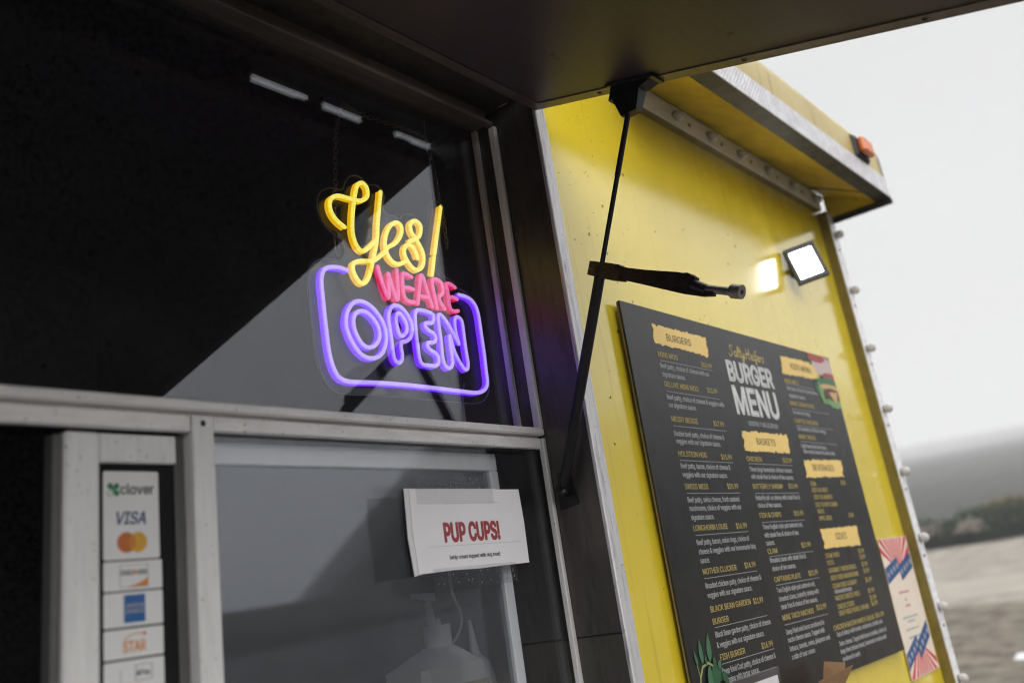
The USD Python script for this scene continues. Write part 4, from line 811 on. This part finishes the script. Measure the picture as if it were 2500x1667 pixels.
# printed burger in the upper right corner, printed leaves at the lower left
g = np.random.default_rng(5)
def blob(cx, cy, rx, ry, seed, amp=.18, n=26):
    q = np.random.default_rng(seed); a = np.linspace(0, 2 * np.pi, n, endpoint=False); r = 1 + q.normal(0, amp, n) * .5
    return Polygon([(cx + rx * math.cos(t) * k, -(cy + ry * math.sin(t) * k)) for t, k in zip(a, r)]).buffer(0)
clip = Polygon([(1.0, -.002), (1.2325, -.002), (1.2325, -.3), (1.0, -.3)])
bp = part('burger_print', plate(blob(1.16, .035, .085, .034, 1, .05).intersection(clip), BY - .0002, .0008, BX, BZ), 'ink_onion', mb)
for nme, sh, m, dy in (('tomato', blob(1.12, .012, .07, .014, 2, .1), 'ink_red', .0006), ('tomato', blob(1.19, .066, .055, .011, 3, .12), 'ink_red', .0006), ('lettuce', blob(1.165, .088, .085, .018, 4, .3, 44), 'ink_green', .0010),
        ('bun', blob(1.17, .102, .08, .010, 5, .1), 'ink_bun', .0014), ('patty', blob(1.18, .124, .072, .019, 6, .08), 'ink_meat', .0018), ('cheese', Polygon([(1.15, -.118), (1.225, -.114), (1.2, -.145), (1.19, -.152)]), 'ink_bun', .0022),
        ('lettuce', blob(1.175, .150, .080, .017, 7, .45, 50), 'ink_leaf_light', .0014), ('lettuce', blob(1.10, .112, .022, .040, 8, .4, 40), 'ink_leaf_light', .0008), ('lettuce', blob(1.062, .02, .014, .02, 9, .2), 'ink_leaf_dark', .0004), ('lettuce', blob(1.065, .108, .018, .022, 10, .3), 'ink_leaf_dark', .0006)):
    part(nme, plate(sh.intersection(clip), BY - dy, .0004, BX, BZ), m, bp)
lp = part('leaf_print', plate(LineString([(.028, -.792), (.034, -.775), (.05, -.757), (.075, -.752), (.098, -.762)]).buffer(.0022).union(LineString([(.034, -.775), (.028, -.745)]).buffer(.001)), BY - .0002, .0008, BX, BZ), 'ink_stem', mb)
def leaf(a, b, w, m, dy):
    a, b = np.array(a), np.array(b); d_ = b - a; n_ = np.array([-d_[1], d_[0]]); t = np.linspace(0, 1, 12); wv = np.sin(np.pi * t ** .75) * w / np.linalg.norm(d_) / 2
    P = Polygon([tuple(a + d_ * s_ + n_ * k) for s_, k in zip(t, wv)] + [tuple(a + d_ * s_ - n_ * k) for s_, k in zip(t[::-1], wv[::-1])]).buffer(0)
    part('leaf', plate(affinity.scale(P, 1, -1, origin=(0, 0)), BY - dy, .0004, BX, BZ), m, lp)
for i, (a, b, w, m) in enumerate([((.083, .752), (.094, .698), .019, 'ink_green'), ((.052, .752), (.053, .705), .016, 'ink_green'), ((.03, .752), (.024, .722), .009, 'ink_green'), ((.065, .755), (.066, .735), .008, 'ink_leaf_dark'), ((.10, .765), (.098, .742), .014, 'ink_leaf_dark'), ((.092, .765), (.125, .79), .03, 'ink_leaf_dark'),
        ((.07, .76), (.078, .81), .018, 'ink_green'), ((.085, .76), (.10, .83), .024, 'ink_leaf_dark'), ((.075, .757), (.055, .80), .016, 'ink_green'), ((.11, .768), (.122, .752), .014, 'ink_green'), ((.118, .775), (.14, .80), .02, 'ink_leaf_dark')]): leaf(a, b, w, m, .0006 + .0003 * i)

# ------------------------------------------------------------------ things taped and stuck on
ps = thing('paper_sign', 'white paper sign with red PUP CUPS! lettering taped to the lower window', 'sign', (1.35, .12, .07))
YP = .1195
part('sheet', plate(Polygon([(1.2, .209), (1.352, .2096), (1.501, .21), (1.504, .15), (1.502, .0745), (1.42, .0735), (1.36, .0722), (1.29, .0733), (1.203, .0715), (1.198, .14)]), YP, .0008), 'paper_white', ps)
part('back_sheet', plate(Polygon([(1.189, .2115), (1.43, .2115), (1.43, .1), (1.193, .069), (1.187, .13)]), YP + .0012, .0008), 'sticker_white', ps)
part('lettering', plate(text_poly('PUP CUPS!', .150, .0300, True).buffer(.0011), YP - .0005, .0005, 1.2755, .1213), 'sign_red', ps)
part('lettering', text('(whip cream topped with dog treat)', 1.282, .0915, .137, .0062, YP - .0005, .0005, True), 'sign_grey', ps)
part('fold_line', cat([box(1.235, 1.487, YP - .0003, YP + .0002, .1135, .1139, 0), box(1.285, 1.44, YP - .0003, YP + .0002, .1855, .1858, 0)]), 'brand_grey', ps)
plain('tape_speck', (0.20, 0.20, 0.21), 0.5)
for z0, z1, x0, x1, sd in ((.185, .232, 1.215, 1.42, 1), (.043, .078, 1.235, 1.46, 2)):
    tp = part('tape', box(x0, x1, YP - .0018, YP - .0012, z0, z1, 0), 'clear_tape', ps)
    g2 = np.random.default_rng(sd); ms = []
    for _ in range(38):
        cx, cz = g2.uniform(x0 + .005, x1 - .005), (g2.uniform(.212, .229) if sd == 1 else g2.uniform(.046, .069)); rr = g2.uniform(.0004, .0019)
        ms.append(plate(Polygon([(cx + rr * k * math.cos(t), cz + rr * k2 * math.sin(t)) for t, k, k2 in zip(np.linspace(0, 6.28, 7)[:-1], g2.uniform(.4, 1.4, 6), g2.uniform(.4, 1.8, 6))]).buffer(0), YP - .0022, .0003))
    tag(part('air_bubbles', cat([m for m in ms if m]), 'tape_speck', tp), kind='stuff')

YS = .1322
def sticker(name, label, z0, z1, x1=.739, rnd=.002, dz=.0):
    t = thing(name, label, 'sticker', (.658, YS, z0), group=None)
    part('backing', plate(Polygon([(.658, z0 + dz), (x1, z0), (x1, z1), (.658, z1)]).buffer(-rnd).buffer(rnd), YS, .0006), 'sticker_white', t)
    return t
ink_y = YS - .0005
def logo(sh, m, t, name='logo', dy=0.0): part(name, plate(sh, ink_y - dy, .0005), m, t)
t = sticker('card_sticker', 'tall white sticker with clover, VISA and overlapping circles, topmost in the column', .1245, .2355, .7365, .003)
for cx, cz, m in ((.6675, .2165, 'brand_green'), (.6765, .2165, 'brand_green'), (.6765, .2075, 'brand_green')): logo(Point(cx, cz).buffer(.0040).union(Polygon([(.672, .212), (cx, .212), (cx, cz), (.672, cz)])).buffer(-.0004).buffer(.0002), m, t)
q = Point(.6675, .2075).buffer(.0040).union(Polygon([(.672, .212), (.6675, .212), (.6675, .2075), (.672, .2075)])).buffer(-.0003); logo(q.difference(q.buffer(-.0007)), 'brand_green', t)
part('lettering', text('clover', .6815, .2065, .048, .0125, ink_y, .0005, True), 'brand_charcoal', t)
part('lettering', text('VISA', .673, .1685, .044, .0150, ink_y, .0005, True, shear=.22), 'brand_navy', t)
c1, c2_ = Point(.6895, .1455).buffer(.0128), Point(.7055, .1455).buffer(.0128)
logo(c1.difference(c2_), 'brand_orange_red', t); logo(c2_.difference(c1), 'brand_amber', t); logo(c1.intersection(c2_), 'brand_mid', t)
t = sticker('card_sticker', 'white sticker with DISCOVER and an orange corner, second in the column', .0870, .1225)
o = Polygon([(.680, .0905), (.719, .0905), (.719, .118), (.680, .118)]); logo(o.difference(o.buffer(-.0006)), 'brand_grey', t)
part('lettering', text('DISC', .6815, .1055, .0165, .0058, ink_y, .0005, True), 'brand_charcoal', t); logo(Point(.7005, .1083).buffer(.0027), 'brand_orange', t)
part('lettering', text('VER', .7038, .1055, .0135, .0058, ink_y, .0005, True), 'brand_charcoal', t)
logo(Polygon([(.690, .0912), (.7183, .0912), (.7183, .1015), (.712, .0975), (.703, .094)]), 'brand_orange', t)
t = sticker('card_sticker', 'white sticker with a blue square, third in the column', .0440, .0850)
logo(Polygon([(.685, .0485), (.714, .0485), (.714, .0815), (.685, .0815)]), 'brand_blue', t)
for s_, z_ in (('AMERICAN', .0665), ('EXPRESS', .0595)): part('lettering', text(s_, .687, z_, .025, .0045, ink_y - .0004, .0004, True), 'ink_white', t)
t = sticker('card_sticker', 'white sticker with orange STAR lettering, fourth in the column', .0075, .0415)
part('lettering', text('STAR', .683, .0145, .031, .0125, ink_y, .0005, True), 'brand_orange', t); logo(LineString(smooth_line([(.685, .029), (.694, .034), (.708, .035), (.714, .0335)], 0, .002)).buffer(.0006), 'brand_orange', t); logo(Point(.7125, .0345).buffer(.0022), 'brand_orange', t)
t = sticker('card_sticker', 'white sticker with a grey outlined payment badge, lowest in the column', -.075, .0050)
for zc in (-.0105, -.037):
    o = Polygon([(.699, zc - .0095), (.7225, zc - .0095), (.7225, zc + .0095), (.699, zc + .0095)]).buffer(-.002).buffer(.002); logo(o.difference(o.buffer(-.0010)), 'brand_grey', t)
logo(Point(.7035, -.0112).buffer(.0026).difference(Point(.7064, -.0105).buffer(.0012)).union(Point(.7042, -.0072).buffer(.0008)), 'brand_charcoal', t)
part('lettering', text('Pay', .7075, -.0135, .0115, .0058, ink_y, .0005, True), 'brand_charcoal', t); logo(box_ := Polygon([(.6795, -.07), (.6801, -.07), (.6801, -.005), (.6795, -.005)]), 'brand_grey', t)

fly = thing('flyer', 'cream flyer with red rays and blue star ribbons beside the menu board', 'flyer', (3.19, 0, -.36))
YF = -.0062
FX0, FX1, FZ0, FZ1 = 3.055, 3.315, -.356, .038
part('sheet', plate(Polygon([(FX0 + .01, FZ1), (FX1 + .02, FZ1), (FX1, FZ0), (FX0 - .012, FZ0)]), YF, .0012), 'flyer_paper', fly)
frame_ = Polygon([(FX0 + .008, FZ1 - .002), (FX1 + .014, FZ1 - .002), (FX1 - .004, FZ0 + .002), (FX0 - .01, FZ0 + .002)])
def rays(cx, cz, a0, a1, R, n, up):
    for i in range(n):
        p0, p1 = np.radians(a0 + (a1 - a0) * (i + .12) / n), np.radians(a0 + (a1 - a0) * (i + .62) / n)
        s_ = Polygon([(cx, cz), (cx + R * math.cos(p0), cz + R * math.sin(p0)), (cx + R * math.cos(p1), cz + R * math.sin(p1))]).intersection(frame_).intersection(Polygon([(0, cz + .012 * up), (9, cz + .012 * up), (9, cz + .11 * up), (0, cz + .11 * up)]))
        if not s_.is_empty: part('ray', plate(s_, YF - .0005, .0005), 'flyer_red', fly)
rays(3.19, -.062, 20, 160, .4, 11, 1); rays(3.18, -.262, 200, 340, .4, 11, -1)
def star(cx, cz, r_): return Polygon([(cx + (r_ if k % 2 == 0 else r_ * .42) * math.sin(k * math.pi / 5), cz + (r_ if k % 2 == 0 else r_ * .42) * math.cos(k * math.pi / 5)) for k in range(10)])
for q in ([(3.06, -.048), (3.19, -.02), (3.19, -.062), (3.06, -.092)], [(3.19, -.045), (3.322, -.012), (3.318, -.058), (3.19, -.09)], [(3.05, -.288), (3.18, -.245), (3.18, -.285), (3.045, -.328)], [(3.17, -.268), (3.308, -.215), (3.305, -.262), (3.17, -.312)]):
    rb = part('ribbon', plate(Polygon(q), YF - .001, .0005), 'flyer_blue', fly)
    for k in range(4):
        a = (k + .5) / 4; c_ = (np.array(q[0]) + q[3]) / 2 * (1 - a) + (np.array(q[1]) + q[2]) / 2 * a
        part('star', plate(star(*c_, .012), YF - .0014, .0004), 'ink_white', rb)
plain('faint_red', (0.5, 0.2, 0.17), 0.6); plain('faint_blue', (0.33, 0.38, 0.40), 0.6)
for z_, x0, x1, m in ((-.125, 3.13, 3.235, 'faint_red'), (-.147, 3.165, 3.20, 'faint_blue'), (-.164, 3.16, 3.215, 'faint_red'), (-.196, 3.105, 3.255, 'faint_blue'), (-.208, 3.14, 3.22, 'faint_blue'), (-.229, 3.11, 3.24, 'faint_blue'), (-.252, 3.115, 3.235, 'faint_blue')):
    n = int((x1 - x0) / .012); gg = np.random.default_rng(int(-z_ * 1e4))
    part('print_line', cat([plate(Polygon([(x0 + .012 * i, z_), (x0 + .012 * i + .0085, z_), (x0 + .012 * i + .0085, z_ + .006 * gg.uniform(.7, 1.2)), (x0 + .012 * i, z_ + .006)]), YF - .0005, .0005) for i in range(n)]), m, fly)

# ------------------------------------------------------------------ sheet holder and cardboard below the board
wh = thing('sheet_holder', 'clear holder with a white sheet in front of the menu board bottom', 'sheet holder', (1.9, -.05, -.45))
part('white_sheet', box(1.868, 2.075, -.0560, -.0545, -.46, -.212, 0), 'paper_white', wh)
part('holder', cat([box(1.860, 2.083, -.0600, -.0575, -.46, -.196, .001)]), 'clear_tape', wh)
part('holder_back', cat([box(1.860, 2.083, -.0530, -.0505, -.46, -.196, .001)]), 'clear_tape', wh)
cb = thing('cardboard_box', 'open brown cardboard box at the right of the sheet holder', 'box', (2.2, -.08, -.46))
part('side', cat([box(2.12, 2.34, -.092, -.089, -.50, -.275, 0), box(2.337, 2.34, -.089, -.03, -.50, -.275, 0), box(2.12, 2.123, -.089, -.03, -.50, -.275, 0)]), 'cardboard', cb)
part('flap', hull([(2.125, -.093, -.274), (2.33, -.093, -.272), (2.345, -.118, -.232), (2.14, -.118, -.238), (2.125, -.091, -.274), (2.33, -.091, -.272), (2.345, -.116, -.232), (2.14, -.116, -.238)]), 'cardboard', cb)
part('flap', hull([(2.342, -.085, -.274), (2.342, -.035, -.274), (2.372, -.09, -.228), (2.372, -.04, -.222), (2.344, -.085, -.274), (2.344, -.035, -.274), (2.374, -.09, -.228), (2.374, -.04, -.222)]), 'cardboard', cb)
sf = thing('wall_shelf', 'yellow metal shelf under the menu board', 'shelf', (2.3, -.1, -.51))
part('shelf_board', box(1.80, 2.95, -.15, -.001, -.515, -.5005), 'shaded_yellow', sf)
for x in (1.95, 2.8): part('bracket', hull([(x, -.13, -.516), (x + .01, -.13, -.516), (x, -.002, -.516), (x + .01, -.002, -.516), (x, -.002, -.62), (x + .01, -.002, -.62)]), 'dull_steel', sf)

# ------------------------------------------------------------------ inside, behind the lower window
pb = thing('pump_bottle', 'cloudy white pump bottle with a cream label behind the lower window', 'bottle', (1.44, .33, -.29))
part('body', hull([(1.44 + sx * .088, .33 + sy * .045, z_) for sx in (-1, 1) for sy in (-1, 1) for z_ in (-.288, -.085)] + [(1.44 + sx * .074, .33 + sy * .056, z_) for sx in (-1, 1) for sy in (-1, 1) for z_ in (-.288, -.085)] + [(1.455 + .030 * math.cos(a), .33 + .028 * math.sin(a), -.050) for a in np.linspace(0, 6.28, 12)]), 'bottle_plastic', pb, smooth=25)
part('collar', cat([cyl((1.455, .33, -.052), (1.455, .33, -.012), .027), cyl((1.455, .33, -.012), (1.452, .33, -.003), .011)]), 'bottle_plastic', pb, smooth=35)
part('pump', cat([cyl((1.445, .33, -.012), (1.437, .33, .032), .0095, .007), hull([(1.40, .323, .05), (1.40, .337, .05), (1.45, .32, .032), (1.45, .34, .032), (1.45, .32, .048), (1.45, .34, .048), (1.40, .325, .042), (1.40, .335, .042)])]), 'bottle_plastic', pb)
part('label', box(1.452, 1.525, .272, .2735, -.20, -.118, 0), 'label_cream', pb)
b2 = thing('squeeze_bottle', 'dim clear squeeze bottle right of the white pump bottle', 'bottle', (1.64, .42, -.29))
glass('dim_plastic', .05, (.55, .55, .52), .3)
part('body', revolve([(0, 0), (.036, 0), (.038, .02), (.038, .16), (.03, .19), (.014, .205), (.012, .21), (0, .21)], (1.66, .42, -.288)), 'bottle_plastic', b2, smooth=30)
part('nozzle', cyl((1.66, .42, -.078), (1.655, .42, -.012), .011, .004), 'bottle_plastic', b2)
cd = part('power_cord', tube(np.vstack([smooth_line([(1.585, .16), (1.588, .09), (1.589, .046), (1.601, .022), (1.609, -.001), (1.605, -.02), (1.589, -.039), (1.565, -.06), (1.55, -.09), (1.55, -.2), (1.53, -.285)], 0, .006)])[:, [0, 0, 1]] * [1, 0, 1] + [0, .40, 0], .0032, 8), 'cord_white', smooth=True)
tag(cd, 'pale cord looping down beside the pump bottle behind the window', 'cord')
bg = thing('dark_sack', 'dark rounded sack inside the open window at the lower left corner', 'sack', (.36, .42, -.29))
sk = sphere((.30, .42, -.16), .2, 3, (.85, .7, 1.0)); sk.vertices += .02 * (meshkit.fbm(sk.vertices * 9, 3, 2)[:, None] - .5); sk.vertices[:, 2] = np.maximum(sk.vertices[:, 2], -.289)
part('body', sk, 'dark_fabric', bg, smooth=True); part('tied_neck', cyl((.30, .42, .03), (.30, .42, .06), .03, .045), 'dark_fabric', bg)

# ------------------------------------------------------------------ fog
if True:
    mat('haze_air', {'v': ('principled_volume', {'color': (0.99, 0.99, 0.99), 'density': 0.0027, 'anisotropy': 0.0})}, [], surface=None, volume='v.volume')
    hz = part('haze', trimesh.creation.box(bounds=[(-1050, -1050, -4.5), (1050, 1050, 98)]), 'haze_air'); tag(hz, kind='stuff')
